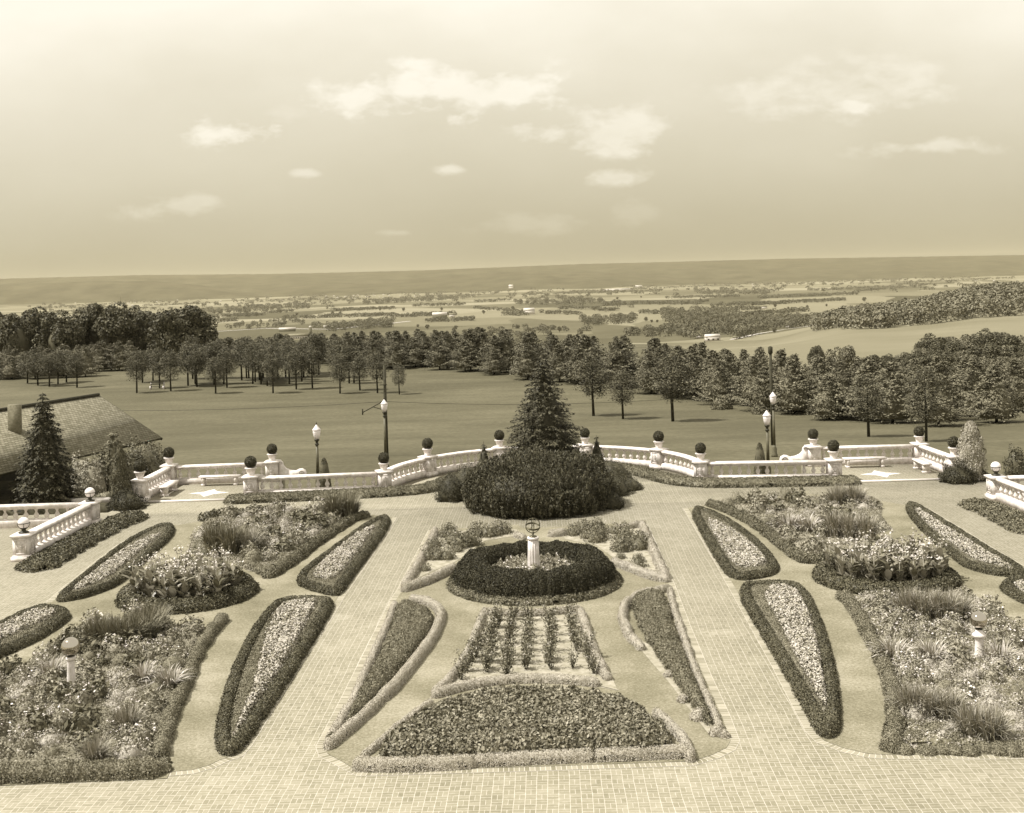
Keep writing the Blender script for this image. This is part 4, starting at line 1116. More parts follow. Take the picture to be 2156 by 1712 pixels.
for i in range(46):
    lf = i % 2 == 0
    for _ in range(50):
        if lf: q = (rng.uniform(480, 1110), rng.uniform(880, 1150))
        else: q = (rng.uniform(1380, 1960), rng.uniform(860, 1130))
        x, y = z2(q); pf = polyf(Ep if lf else Fp)(np.array([x]), np.array([y]))[0]
        if pf > .12 and math.hypot(x - cx, y - cy) > 3.0: break
    s_ = rng.uniform(.65, 1.1)
    if y < 41: s_ *= .7
    place(b_rose, (x, y, .0), rng.uniform(0, 6), s_, 'leafy rose shrub, %s part of the wedge bed %s of the sundial' % (('front', 'middle', 'back')[0 if y < 40.5 else (1 if y < 43.5 else 2)], 'left' if lf else 'right'), 'rose shrubs in the %s wedge bed %d' % ('left' if lf else 'right', 0 if y < 40.5 else (1 if y < 43.5 else 2)))

# ---- yew ring
ryc = 38.1
circ = lambda c, r, n=40: [(c[0] + r * math.cos(t), c[1] + r * math.sin(t)) for t in np.linspace(0, 2 * math.pi, n, endpoint=False)]
cyr = (cx, cy)
stuff(mass('border_plants', lambda X, Y: np.minimum(2.83 - np.hypot(X - cx, Y - cy), np.hypot(X - cx, Y - cy) - 2.1), circ(cyr, 2.9), .1, .22, .25, .05, 1900, M['hedge_mid'], bump=.15, bs=.3, ragged=.03), 'low leafy border plants around the foot of the dark yew ring', 'plants')
o = mass('yew_ring', lambda X, Y: np.minimum(2.62 - np.hypot(X - cx, Y - cy), np.hypot(X - cx, Y - cy) - 1.36), circ(cyr, 2.75), .1, .84, .55, .06, 4200, M['yew'], bump=.10, bs=.75, ragged=.08, aspect=2.2, jit=.9)
tag(o, 'big dark ring of clipped yew around the fluted sundial column', 'hedge')
stuff(mass('flower_patch', lambda X, Y: 1.5 - np.hypot(X - cx, Y - cy), circ(cyr, 1.5), .1, .52, .3, .055, 1700, M['border'], bump=.35, bs=.22, ragged=.05), 'pale flowering plants inside the yew ring around the sundial', 'flowers')
C = np.array([[cx + r_ * math.cos(t), cy + r_ * math.sin(t), rng.uniform(.58, .74)] for r_, t in zip(1.15 * np.sqrt(rng.uniform(0, 1, 26)), rng.uniform(0, 6.28, 26))])
stuff(MB().leaves(np.repeat(C, 4, 0) + rng.normal(0, .015, (104, 3)), np.tile([[0, -.4, 1.]], (104, 1)), np.full(104, .04), 1.1, .4).build('blossoms', M['flowerw']), 'scattered white blossoms inside the yew ring', 'flowers')

# ---- J pale flower beds with double dark hedge
def jbed(outer, pet, where, f1, f2, hw=.17, hh=.24, inner=True):
    O = f1(outer); Pt = f2(pet)
    O2 = chaikin(O, True, 2); P2_ = chaikin(Pt, True, 2)
    pfO, pfP = polyf(O2), polyf(P2_)
    # border hedge
    o = mass('border_hedge', lambda X, Y: np.minimum(pfO(X, Y), 2 * hw - pfO(X, Y)), O2, .1, hh, hw, .04, 2900, M['hedge_dark'], bump=.08, bs=.4, ragged=.02, cell=.07)
    tag(o, 'dark clipped border hedge around the ' + where, 'hedge', 'dark border hedges of the pale flower beds')
    o = mass('inner_edging', lambda X, Y: np.minimum(pfO(X, Y) - 1.7 * hw, .06 - pfP(X, Y)), O2, .1, hh * .72, .10, .035, 2200, M['mound'], bump=.08, bs=.3, cell=.06)
    tag(o, 'lighter low inner edging plants of the ' + where, 'plants', kind='stuff')
    o = mass('flower_carpet', pfP, P2_, .1, .2, .10, .05, 900, M['hedge_mid'], bump=.25, bs=.25, cell=.07)
    stuff(o, 'leaves under the blossoms of the ' + where, 'plants')
    o = mass('pale_blossoms', pfP, P2_, .1, .21, .10, .055, 950, M['flower'], bump=.25, bs=.25, aspect=1.15, jit=.45, cell=.5, lift=.035)
    stuff(o, 'carpet of pale blossoms in the ' + where, 'flowers')
tp = lambda z=0.0: (lambda q: T(zp, q, z))
def mk(pairs_out, pairs_in, where, fo=zp, fi=None, **k):
    fi = fi or fo
    jbed(pairs_out, pairs_in, where, lambda q: T(fo, q, .08), lambda q: T(fi, q, .15), **k)
mk([(592, 1262), (700, 1262), (704, 1275), (668, 1335), (625, 1405), (580, 1475), (535, 1540), (500, 1585), (466, 1586), (452, 1570), (455, 1520), (470, 1460), (492, 1400), (520, 1340), (555, 1290)],
   [(588, 1272), (672, 1262), (665, 1275), (640, 1325), (608, 1380), (575, 1430), (535, 1490), (500, 1548), (490, 1545), (515, 1490), (535, 1440), (550, 1370), (568, 1310)], 'near pale bed left of the left path')
mk([(826, 1090), (812, 1120), (780, 1165), (745, 1210), (718, 1252), (690, 1250), (628, 1232), (624, 1215), (645, 1195), (700, 1155), (760, 1110), (800, 1090)],
   [(795, 1103), (782, 1125), (750, 1168), (715, 1212), (690, 1222), (655, 1215), (665, 1195), (705, 1160), (750, 1125)], 'far pale bed left of the left path')
mk([(1450, 1069), (1490, 1074), (1545, 1100), (1600, 1140), (1638, 1182), (1640, 1200), (1620, 1212), (1540, 1222), (1510, 1180), (1478, 1125)],
   [(1480, 1088), (1530, 1108), (1580, 1142), (1612, 1175), (1618, 1190), (1570, 1198), (1545, 1192), (1515, 1145)], 'far pale bed right of the right path')
mk([(1546, 1236), (1600, 1229), (1690, 1231), (1718, 1275), (1742, 1340), (1762, 1420), (1771, 1500), (1768, 1545), (1728, 1553), (1690, 1485), (1640, 1395), (1592, 1315)],
   [(1598, 1238), (1670, 1233), (1700, 1275), (1722, 1350), (1735, 1420), (1745, 1490), (1740, 1500), (1712, 1450), (1680, 1390), (1640, 1310)], 'near pale bed right of the right path')
mk([(330, 1310), (420, 1228), (520, 1148), (640, 1048), (760, 958), (880, 888), (1000, 838), (1085, 832), (1100, 860), (1060, 920), (980, 990), (900, 1060), (820, 1140), (740, 1200), (620, 1250), (480, 1290)],
   [(430, 1250), (560, 1148), (700, 1040), (850, 942), (1020, 878), (1000, 905), (900, 980), (800, 1065), (690, 1155), (560, 1222)], 'long bed beside the far left path', z1, hw=.15)
mk([(1385, 705), (1440, 698), (1530, 738), (1640, 808), (1760, 878), (1880, 958), (2000, 1028), (2120, 1095), (2170, 1150), (2110, 1150), (1990, 1140), (1870, 1120), (1750, 1080), (1680, 1020), (1600, 960), (1520, 880), (1440, 800)],
   [(1440, 715), (1520, 758), (1640, 838), (1760, 908), (1880, 988), (2000, 1055), (2090, 1115), (1950, 1080), (1830, 1050), (1740, 990), (1620, 900), (1500, 800)], 'long bed beside the far right path', z3, hw=.15)
mk([(-100, 1500), (120, 1390), (250, 1345), (380, 1350), (450, 1380), (430, 1420), (350, 1480), (230, 1550), (120, 1600), (-100, 1700)],
   [(-100, 1520), (120, 1410), (250, 1360), (345, 1360), (350, 1400), (230, 1455), (120, 1510), (-100, 1600)], 'bed cut off by the left picture edge', z1, hw=.22)
mk([(1975, 1210), (2020, 1185), (2110, 1160), (2250, 1150), (2350, 1330), (2250, 1360), (2110, 1300), (2040, 1265)],
   [(2060, 1205), (2130, 1180), (2250, 1190), (2280, 1280), (2130, 1255)], 'bed cut off by the right picture edge', z3, hw=.2)

# ---- hedges along the balustrade and stairs
BH = dict(leaf=.055, dens=1100, rag=.04, bump=.1)
hedge('low_hedge', [(-12.9, 53.6), (-9, 53.9), (-5.4, 54.3), (-4.0, 55.2), (-3.3, 57.2), (-2.2, 59.2), (-.5, 60.6)], .5, .36, M['hedge_mid'], 'low hedge at the foot of the left straight balustrade and curve', **BH)
hedge('low_hedge', [(3.2, 60.8), (5.0, 59.8), (6.3, 57.8), (7.2, 55.4), (8.6, 54.3), (11, 54.1), (15.2, 53.9)], .5, .36, M['hedge_mid'], 'low hedge at the foot of the right straight balustrade and curve', **BH)
hedge('ground_cover_strip', [(-17.2, 42.0), (-17.15, 45), (-17.0, 48), (-16.6, 50.3)], .75, .28, M['hedge_dark'], 'dark leafy strip at the foot of the left stair balustrade', 'plants', leaf=.08, dens=600, rag=.1)
hedge('ground_cover_strip', T(z3, [(1850, 700), (1950, 730), (2060, 790), (2180, 850)], .1), .75, .26, M['hedge_mid'], 'leafy strip at the foot of the right stair balustrade', 'plants', leaf=.08, dens=600, rag=.1)

# ---- canna beds
def canna_proto(k):
    r = thing('canna', '', 'canna'); h = .85 + .1 * k
    MB().tube([(0, 0, 0), (.02, 0, h)], [.018, .01], 5).build('stem', M['grassblade'], r)
    mb = MB(); Vv = []; Q = []
    nl = 12
    for i in range(nl):
        a = i * 2.4 + rng.uniform(-.3, .3); zb = .10 + .68 * h * i / nl; L_ = rng.uniform(.40, .56) * (1 - .2 * i / nl); w = L_ * .21; tilt = rng.uniform(.55, 1.35)
        base = mb.n; P = []
        for s in range(5):
            t = s / 4; out_ = L_ * (math.cos(tilt) * t + .12 * t * t); zz = zb + L_ * (math.sin(tilt) * t - .22 * t ** 3)
            ww = w * [.25, .85, 1, .7, .03][s]
            ca, sa = math.cos(a), math.sin(a)
            P += [(out_ * ca - ww * sa, out_ * sa + ww * ca, zz + .02), (out_ * ca, out_ * sa, zz), (out_ * ca + ww * sa, out_ * sa - ww * ca, zz + .02)]
        q = []
        for s in range(4): q += [[3 * s, 3 * s + 1, 3 * s + 4, 3 * s + 3], [3 * s + 1, 3 * s + 2, 3 * s + 5, 3 * s + 4]]
        mb.add(P, q)
    mb.build('leaf_mass', M['canna'], r, True)
    nf = 16; C = np.array([.02, 0, h + .04]) + rng.normal(0, 1, (nf, 3)) * [.06, .06, .07]
    MB().leaves(C, np.tile([[0, -.2, .6]], (nf, 1)), np.full(nf, .075), 1.3, 1).build('flower_head', M['cannafl'], r)
    return r
cannas = [canna_proto(k) for k in range(4)]
for (px, py, R_, w_) in ((396, 1254, 2.19, 'left'), (1864, 1219, 2.22, 'right')):
    x0, y0 = G(px, py); c0 = (x0, y0)
    stuff(mass('border_plants', lambda X, Y: np.minimum(R_ - np.hypot(X - x0, Y - y0), np.hypot(X - x0, Y - y0) - R_ + .75), circ(c0, R_), .1, .36, .38, .06, 1900, M['hedge_dark'], bump=.15, bs=.3, ragged=.05), 'dark leafy ring of border plants around the %s canna bed' % w_, 'plants')
    o = sheet('bed_soil', circ(c0, R_ - .6), .02, M['soil_dark'])
    n = 0
    for i in range(9):
        for j in range(9):
            x = (i - 4) * .37 + (j % 2) * .18 + rng.uniform(-.08, .08); y = (j - 4) * .36 + rng.uniform(-.08, .08)
            if math.hypot(x, y) > R_ - .5: continue
            place(cannas, (x0 + x, y0 + y, .02), rng.uniform(0, 6), rng.uniform(.85, 1.12), 'broad leaved flowering canna, %s %s of the %s round bed' % (('back', 'middle', 'front')[0 if y > .7 else (2 if y < -.7 else 1)], ('left', 'centre', 'right')[0 if x < -.55 else (2 if x > .55 else 1)], w_), 'cannas of the %s round bed, %s %s' % (w_, ('back', 'middle', 'front')[0 if y > .7 else (2 if y < -.7 else 1)], ('left', 'centre', 'right')[0 if x < -.55 else (2 if x > .55 else 1)]))

# ---- centre back: mugo pine mass, shrubs, spruces
mx_, my_ = G(1135, 1066)
def mugo():
    mb = MB(); n = 0; rx, ry, hh = 3.1, 2.75, 2.15
    pts = []
    ga = 2.399963
    Nn_ = 950
    for i in range(Nn_):
        u_ = (i + .5) / Nn_; zz = 1 - u_ * 1.0; rr = math.sqrt(max(0, 1 - zz * zz)); t = i * ga
        sh_ = (1 - zz) 
        k = 1 + .06 * math.sin(3 * t + 1) * rr + .05 * math.sin(11 * zz + 4 * t) + rng.uniform(-.06, .05)
        pts.append((rx * rr * math.cos(t) * k, ry * rr * math.sin(t) * k, hh * (zz ** .62) * (1 + .07 * math.sin(rr * 5 + math.cos(t) * 4)) ))
    th = np.linspace(0, math.pi / 2, 9)
    mb.lathe([(rx * .93 * math.cos(t) + .001, hh * .88 * math.sin(t) ** .7) for t in th], n=40)
    mb.V[-1][:, 1] *= ry / rx
    C, Nr, U_ = [], [], []
    for _ in range(420):
        t = rng.uniform(0, 6.28); zq = rng.uniform(0, .5); k = rng.uniform(.95, 1.04) * (1 + .03 * math.sin(5 * t)); rr = math.sqrt(1 - zq ** 4)
        pts.append((rx * rr * math.cos(t) * k, ry * rr * math.sin(t) * k, hh * zq))
    for p in pts:
        nv = np.array([p[0] / rx ** 2, p[1] / ry ** 2, p[2] / hh ** 2 + .12]); nv /= np.linalg.norm(nv)
        ax = nv * .45 + np.array([0, 0, .9]); ax /= np.linalg.norm(ax)
        m_ = 40; t = rng.uniform(-.2, .30, m_)
        off = rng.normal(0, .042, (m_, 3)) * (1.4 - (t[:, None] + .2)); c = np.array(p) + ax * t[:, None] + off
        C.append(c); Nr.append(off * 12 + ax * .2); U_.append(np.tile(ax, (m_, 1)) + off * 6)
    C, Nr, U_ = map(np.vstack, (C, Nr, U_))
    C[:, 2] = np.maximum(C[:, 2], .03)
    mb.leaves(C, Nr, np.full(len(C), .12), 3.2, .3, up=U_)
    o = mb.build('mountain_pine_shrub', M['mugo']); o.location = (mx_, my_, 0)
    tag(o, 'huge dark dome of mountain pine in front of the tall spruce', 'shrub')
mugo()
for (px, py, r_, h_, mt, lb, n) in [(952, 1052, .75, 1.15, 'yew', 'small dark round shrub left of the huge pine dome', 3000), (1285, 1068, .6, .8, 'yew', 'dark low shrub tucked against the right side of the huge pine dome', 2200),
                                 (1282, 1040, 1.0, .95, 'mugo', 'dark spreading juniper right behind the pine dome', 4500), (1322, 1030, .68, .55, 'mugo', 'last low spreading juniper on the right, beside the brick paving', 2500),
                                 (1290, 1010, .9, 1.0, 'mugo', 'dark juniper in front of the curved hedge, left of the last one', 3000), (985, 1035, .8, 1.3, 'mugo', 'dark shrub wedged between the round shrub and the pine dome', 3000)]:
    x, y = G(px, py); blob('shrub', (x, y, 0), r_, h_, .07, n, M[mt], lb, None, asp=2.4, bump=.14)
def conifer(name, x, y, z, h, r, label, mat='spruce', whorl=26, per=13, lf=.11, dens=26, parent_group=None, tip='spruce_l', droop=.22, zb=.12, pw=.85, loc_name=None):
    root = thing(name, label, 'tree', (x, y, z), 0, parent_group)
    MB().tube([(0, 0, 0), (0, 0, h * .5), (0, 0, h)], [r * .055 + .03, r * .035 + .02, .006], 8).build('trunk', M['bark'], root)
    mb = MB(); C, Nr, U_ = [], [], []
    mb.lathe([(r * .6, h * zb), (r * .56, h * (zb + .15)), (r * .30, h * .6), (.01, h * .93)], n=12)
    for i in range(whorl):
        t = (i + .3 * rng.uniform(-1, 1)) / whorl; t = min(max(t, 0), .985)
        zz = h * (zb + (1 - zb) * t); R_ = r * ((1 - t) ** pw) * rng.uniform(.88, 1.08) + .03
        np_ = max(5, int(per * (.4 + .6 * (1 - t))))
        a0 = rng.uniform(0, 6.28)
        for j in range(np_):
            a = a0 + j * 6.283 / np_ + rng.normal(0, .12); R2 = R_ * rng.uniform(.82, 1.13)
            m_ = max(5, int(dens * (R2 / r) * 1.2) + 3)
            s = rng.uniform(.25, 1, m_) ** .7
            side = rng.normal(0, 1, m_) * .16 * R2 * (1.15 - s) + rng.normal(0, .03, m_)
            ca, sa = math.cos(a), math.sin(a)
            zz_ = zz + R2 * (.20 * s - droop * 2.2 * s * s) + R2 * .10 * np.maximum(0, s - .8) * 5 * .6 - np.abs(side) * .5
            c = np.stack([R2 * s * ca - side * sa, R2 * s * sa + side * ca, zz_ + rng.normal(0, .02, m_)], 1)
            C.append(c); Nr.append(np.tile([[ca * .35, sa * .35, 1.]], (m_, 1)))
            U_.append(np.stack([ca - np.sign(side) * sa * .7, sa + np.sign(side) * ca * .7, np.full(m_, -.12)], 1))
    C, Nr, U_ = map(np.vstack, (C, Nr, U_)); C[:, 2] = np.maximum(C[:, 2], .03)
    mb.leaves(C, Nr, np.full(len(C), lf), 2.3, .35, up=U_)
    mb.build('crown', M[mat], root)
    return root
x, y = G(1149, 1030); conifer('spruce', x, y, 0, 6.15, 2.6, 'tall dense spruce at the centre behind the pine dome', whorl=38, per=24, lf=.13, dens=84, pw=.76, zb=.02, droop=.16)
x, y, z = GD(1020, 1000, 55.5); conifer('small_spruce', x, y, 0, 2.2, .8, 'small young spruce in front of the curved balustrade, left of the pine dome', whorl=13, per=9, lf=.12, dens=16, zb=.05)
x, y, z = GD(1258, 1000, 55.5); conifer('small_spruce', x, y, 0, 2.35, .85, 'small young spruce rising over the junipers, right of the pine dome', whorl=13, per=9, lf=.12, dens=16, zb=.05)
# left side trees and shrubs
x, y = G(96, 1062); conifer('spruce', x, y, 0, 5.2, 1.65, 'tall spruce at the left edge in front of the shingled shelter', whorl=32, per=20, lf=.14, dens=64, zb=.02, pw=.7)
def column_tree(px, py, h, r, mat, label, n=7000, lf=.08):
    x, y = G(px, py)
    root = thing('columnar_evergreen', label, 'evergreen', (x, y, 0), 0)
    MB().tube([(0, 0, 0), (0, 0, h * .7)], [.06, .02], 6).build('trunk', M['bark'], root)
    u_ = rng.uniform(0, 1, n) ** .9; a = rng.uniform(0, 6.28, n)
    prof = lambda t: np.where(t < .25, .75 + t, 1.0) * np.sqrt(np.clip(1 - ((t - .1) / .9).clip(0) ** 1.7, 0, 1))
    lump = 1 + .10 * np.sin(a * 5 + u_ * 16) + .07 * np.sin(a * 3 - u_ * 22)
    R_ = r * prof(u_) * lump * rng.uniform(.86, 1.03, n)
    C = np.stack([R_ * np.cos(a), R_ * np.sin(a), u_ * h], 1); Nr = np.stack([np.cos(a), np.sin(a), np.full(n, .4)], 1)
    mb = MB(); tt = np.linspace(0, .96, 9); mb.lathe([(r * .82 * float(prof(np.array(t))) + .002, t * h) for t in tt], n=12)
    mb.leaves(C, Nr, np.full(n, lf), 2.2, .5, up=np.tile([[0, 0, 1.]], (n, 1))); mb.build('crown', M[mat], root)
column_tree(254, 1062, 2.7, .48, 'arbor', 'narrow pointed arborvitae beside the outer pedestal of the left alcove')
column_tree(2046, 1010, 2.7, .68, 'arbor_l', 'pale pointed arborvitae at the right end beside the outer pedestal')
def sblob(px, py, D, r_, h_, mt, lb, n=2500, lf=.08, asp=1.6, z=None, bump=.15):
    if D is None: x, y = G(px, py); z = 0
    else: x, y, z_ = GD(px, py, D); z = tzz(x, y) if z is None else z
    blob('shrub', (x, y, z), r_, h_, lf, n, M[mt], lb, None, asp=asp, bump=bump)
sblob(268, 1070, None, .8, .8, 'yew', 'dark clipped mound at the foot of the narrow left arborvitae', 3500, .07)
sblob(2016, 1014, None, .8, .82, 'yew', 'dark clipped mound beside the pale right arborvitae', 3500, .07)
sblob(2062, 1010, None, .5, .5, 'yew', 'small dark mound right of the pale arborvitae', 1800, .07)
sblob(190, 1020, 57, .9, 1.5, 'border', 'flowering shrub left of the narrow arborvitae, under the shelter eave', 2600, .1, z=.05)
sblob(170, 1010, 58, .9, 1.7, 'border', 'flowering shrub beside the tall spruce, under the shelter eave', 2600, .1, z=.05)
sblob(215, 1000, 58.5, .8, 1.7, 'hedge_mid', 'leafy shrub under the shelter eave, behind the flowering ones', 2200, .1, z=.05)
sblob(300, 990, 62, 1.3, 2.6, 'hedge_mid', 'tall leafy shrub behind the left alcove below the corner of the roof', 4200, .12, z=-.8)
sblob(325, 985, 63, 1.1, 2.2, 'hedge_mid', 'leafy shrub right behind the pot on the outer back pedestal of the left alcove', 3200, .12, z=-.8)
sblob(275, 995, 61, 1.0, 2.2, 'hedge_dark', 'dark shrub between the arborvitae and the roof corner', 3200, .12, z=-.8)
x, y, z = GD(240, 1000, 57.8); conifer('young_pine', x, y, 0.05, 2.9, .95, 'feathery young pine left of the narrow arborvitae', mat='pine_l', whorl=14, per=9, lf=.2, dens=22, zb=.05, pw=.7, droop=-.05)
sblob(222, 1045, None, .5, .2, 'mound', 'low mound on the planting strip left of the arborvitae', 800, .06)
# clipped cones by the lamps
for px, w_ in ((683, 'left'), (1601, 'right')):
    x, y, z = GD(px, 1000, 60.0); g = tzz(x, y)
    root = thing('clipped_cone', 'dark clipped conical evergreen beside the %s lamp post behind the balustrade' % w_, 'evergreen', (x, y, g))
    n = 2600; u_ = rng.uniform(0, 1, n); a = rng.uniform(0, 6.28, n); hh = 1.75 if w_ == 'left' else 1.9
    rp = (1 - u_) ** .45 * .36
    C = np.stack([rp * np.cos(a), rp * np.sin(a), u_ * hh], 1)
    mb = MB().lathe([(.32, 0), (.3, hh * .4), (.2, hh * .8), (.02, hh * .98)], n=10); mb.leaves(C, np.stack([np.cos(a), np.sin(a), a * 0 + .3], 1), np.full(n, .07), 1.6, .5)
    mb.build('crown', M['hedge_dark'], root); MB().tube([(0, 0, 0), (0, 0, .5)], .04, 5).build('trunk', M['bark'], root)
sblob(2139, 1005, 57, .55, 1.5, 'hedge_dark', 'dark shrub cut off by the right picture edge behind the globe lamp', 1800, .09, z=-.5)

# ================================================================ PERENNIAL BEDS
def ofs(P, d):
    c = np.mean(P, 0); return [(p[0] + (c[0] - p[0]) * d, p[1] + (c[1] - p[1]) * d) for p in P]
bushes = {
 'leaf': [bush_proto('perennial_bush', .3, .42, .085, 420, 'border', 0) for _ in range(3)],
 'flow': [bush_proto('flowering_bush', .3, .5, .06, 600, 'border', 17, 'flowerw', fs=.045) for _ in range(3)],
 'pale': [bush_proto('pale_perennial', .3, .36, .05, 800, 'border_l', 0, asp=2.6) for _ in range(3)],
 'dark': [bush_proto('dark_leaved_perennial', .3, .45, .13, 260, 'hedge_mid', 0, asp=2.2) for _ in range(2)],
 'mound': [bush_proto('cushion_plant', .3, .25, .035, 1500, 'mound', 0, asp=2) for _ in range(2)],
 'fine': [bush_proto('fine_leaved_perennial', .3, .4, .045, 1000, 'mound', 0, asp=3.5) for _ in range(2)],
}
gr_d = [grass_proto('ornamental_grass', 520, .6, 1.25, .034, 'grassblade_d', .6) for _ in range(2)]
gr_m = [grass_proto('ornamental_grass', 480, .6, 1.15, .032, 'grassblade', .6) for _ in range(2)]
gr_p = [grass_proto('iris_clump', 150, .5, .72, .055, 'iris', .8, 'iris') for _ in range(3)]
adj = {'leaf': 'leafy perennial', 'flow': 'white flowering perennial', 'pale': 'pale feathery perennial', 'dark': 'dark broadleaf perennial', 'mound': 'low cushion', 'fine': 'fine leaved perennial'}
SPOTS = {
 'far left perennial bed': [('at its back edge', 560, 1085), ('beside the dark grass tufts', 490, 1150), ('at its near tip', 560, 1190), ('beside the far grass tufts', 710, 1110), ('in its middle', 610, 1130)],
 'far right perennial bed': [('at its back edge', 1640, 1065), ('beside the far grass tufts', 1780, 1085), ('beside its irises', 1680, 1130), ('at its narrow tip', 1540, 1080), ('behind the cannas', 1840, 1110), ('at its near corner', 1700, 1170)],
 'near left perennial bed': [('beside the gazing ball post', 150, 1440), ('near its front hedge', 120, 1600), ('behind the tall dark grasses', 220, 1310), ('at its far right corner', 390, 1330), ('beside the curved hedge', 350, 1500), ('at the left picture edge', 60, 1520), ('in its middle', 230, 1470), ('near its front right corner', 300, 1590)],
 'near right perennial bed': [('beside the gazing ball pedestal', 2063, 1380), ('behind the left grass tufts', 1930, 1260), ('beside the curved hedge', 1850, 1380), ('at the right picture edge', 2130, 1480), ('around its front grass tufts', 1990, 1510), ('between the irises', 1920, 1420), ('at its far left corner', 1840, 1290), ('near the back edge right of the grasses', 2090, 1290)]}
def spot(where, x, y):
    return min((math.hypot(x - G(a, b_)[0], y - G(a, b_)[1]), n) for n, a, b_ in SPOTS[where])[1]
def pbed(P, where, n, mix, smin, smax, ground='border', avoid=()):
    pf = polyf(P); Pn = np.array(P); mn, mxx = Pn.min(0), Pn.max(0)
    o = sheet('bed_soil', P, .02, M['soil'])
    stuff(mass('ground_foliage', lambda X, Y: np.minimum(pf(X, Y), .35 * wav(X, Y, .8) + .28), P, .05, .14, .15, .05, 700, M[ground], bump=.3, bs=.3, aspect=1.8), 'low mixed foliage covering the soil of the ' + where, 'plants')
    pts = []
    kinds = list(mix); pr = np.array([mix[k] for k in kinds], float); pr /= pr.sum()
    tries = 0
    while len(pts) < n and tries < 6000:
        tries += 1
        x, y = rng.uniform(mn[0], mxx[0]), rng.uniform(mn[1], mxx[1])
        if pf(np.array([x]), np.array([y]))[0] < .3: continue
        if any(math.hypot(x - a, y - b_) < .40 for a, b_ in pts): continue
        if any(math.hypot(x - a, y - b_) < r_ for a, b_, r_ in avoid): continue
        pts.append((x, y)); k = kinds[rng.choice(len(kinds), p=pr)]
        # drifts of the same kind
        v = wav(np.array(x), np.array(y), 1.5); k = kinds[int((v * .5 + .5 + rng.uniform(-.12, .12)) * len(kinds)) % len(kinds)] if rng.uniform() < .7 else k
        s_ = rng.uniform(smin, smax)
        place(bushes[k], (x, y, .02), rng.uniform(0, 6), (s_ * rng.uniform(.85, 1.25), s_ * rng.uniform(.85, 1.25), s_ * rng.uniform(.8, 1.25)), '%s in the %s, %s' % (adj[k], where.replace(' perennial', ''), spot(where, x, y)), '%s plants, %s, %s' % (adj[k], where, spot(where, x, y)))
def clump(pr, px, py, s_, label, group, hz=1.0):
    x, y = G(px, py); place(pr, (x, y, .02), rng.uniform(0, 6), (s_, s_, s_ * hz), label, group); return (x, y, .42 * s_)

# M: upper left
Mp = T(z1, [(1270, 830), (1300, 800), (1500, 770), (1900, 745), (2120, 740)]) + T(zp, [(758, 1085), (700, 1118), (640, 1160), (575, 1208)]) + T(z1, [(1560, 1120), (1400, 1040), (1180, 1010), (1200, 930)])
gA = 'tall grasses of the far left bed'
av = [clump(gr_d, 455, 1168, 1.0, 'big tuft of dark ornamental grass behind the left canna bed, left half', gA), clump(gr_d, 488, 1170, 1.0, 'big tuft of dark ornamental grass behind the left canna bed, middle', gA), clump(gr_m, 520, 1166, .95, 'big tuft of ornamental grass behind the left canna bed, right half', gA),
      clump(gr_d, 705, 1096, .95, 'grass tuft at the far corner of the far left bed, left one', gA), clump(gr_d, 735, 1093, .95, 'grass tuft at the far corner of the far left bed, right one', gA)]
pbed(Mp, 'far left perennial bed', 62, {'dark': 1, 'leaf': 1, 'pale': 1, 'flow': 1, 'fine': 1}, .9, 1.5, avoid=av)
hedge('border_hedge', T(z1, [(1690, 1140), (1740, 1110), (1850, 1040), (1960, 950), (2080, 870), (2140, 835)], .1) + T(zp, [(740, 1092), (768, 1084)], .1), .24, .26, M['hedge_mid'], 'low border hedge along the grass side of the far left perennial bed', leaf=.05, dens=2400, rag=.05, bump=.2)
hedge('border_hedge', T(zp, [(570, 1208), (545, 1198), (528, 1188)], .1), .2, .25, M['mound'], 'low cushiony hedge at the near corner of the far left perennial bed', leaf=.04, dens=1500, rag=.05, bump=.2)
hedge('border_hedge', T(zp, [(430, 1092), (480, 1086), (540, 1080), (600, 1074)], .1), .22, .34, M['hedge_dark'], 'dark leafy border along the back of the far left perennial bed', leaf=.08, dens=700, rag=.08, bump=.3)
# N: upper right
Np = T(z3, [(180, 700), (350, 680), (600, 660), (900, 670), (1180, 660), (1250, 700), (1240, 780), (1310, 860), (1000, 960), (880, 1040), (770, 1060), (650, 980), (540, 880), (430, 820), (300, 740)])
gB = 'tall grasses of the far right bed'
av = [clump(gr_m, 1758, 1134, .95, 'grass tuft behind the right canna bed, leftmost', gB), clump(gr_m, 1790, 1136, .95, 'grass tuft behind the right canna bed, middle', gB), clump(gr_m, 1825, 1138, .9, 'grass tuft behind the right canna bed, rightmost', gB),
      clump(gr_m, 1765, 1068, .9, 'grass tuft at the far end of the far right bed, left one', gB), clump(gr_m, 1800, 1068, .9, 'grass tuft at the far end of the far right bed, right one', gB),
      clump(gr_p, 1660, 1120, 1.1, 'pale iris clump in the far right bed, left one', 'irises of the far right bed'), clump(gr_p, 1700, 1122, 1.1, 'pale iris clump in the far right bed, right one', 'irises of the far right bed')]
pbed(Np, 'far right perennial bed', 66, {'dark': 1, 'leaf': 1.3, 'pale': 1.3, 'fine': 1.2, 'flow': .6}, .85, 1.4, avoid=av)
hedge('border_hedge', T(z3, [(175, 695), (290, 735), (400, 785), (500, 850), (590, 920), (670, 980), (750, 1045), (850, 1048)], .1), .24, .26, M['hedge_mid'], 'low lumpy border hedge along the grass side of the far right perennial bed', leaf=.05, dens=2400, rag=.06, bump=.3)
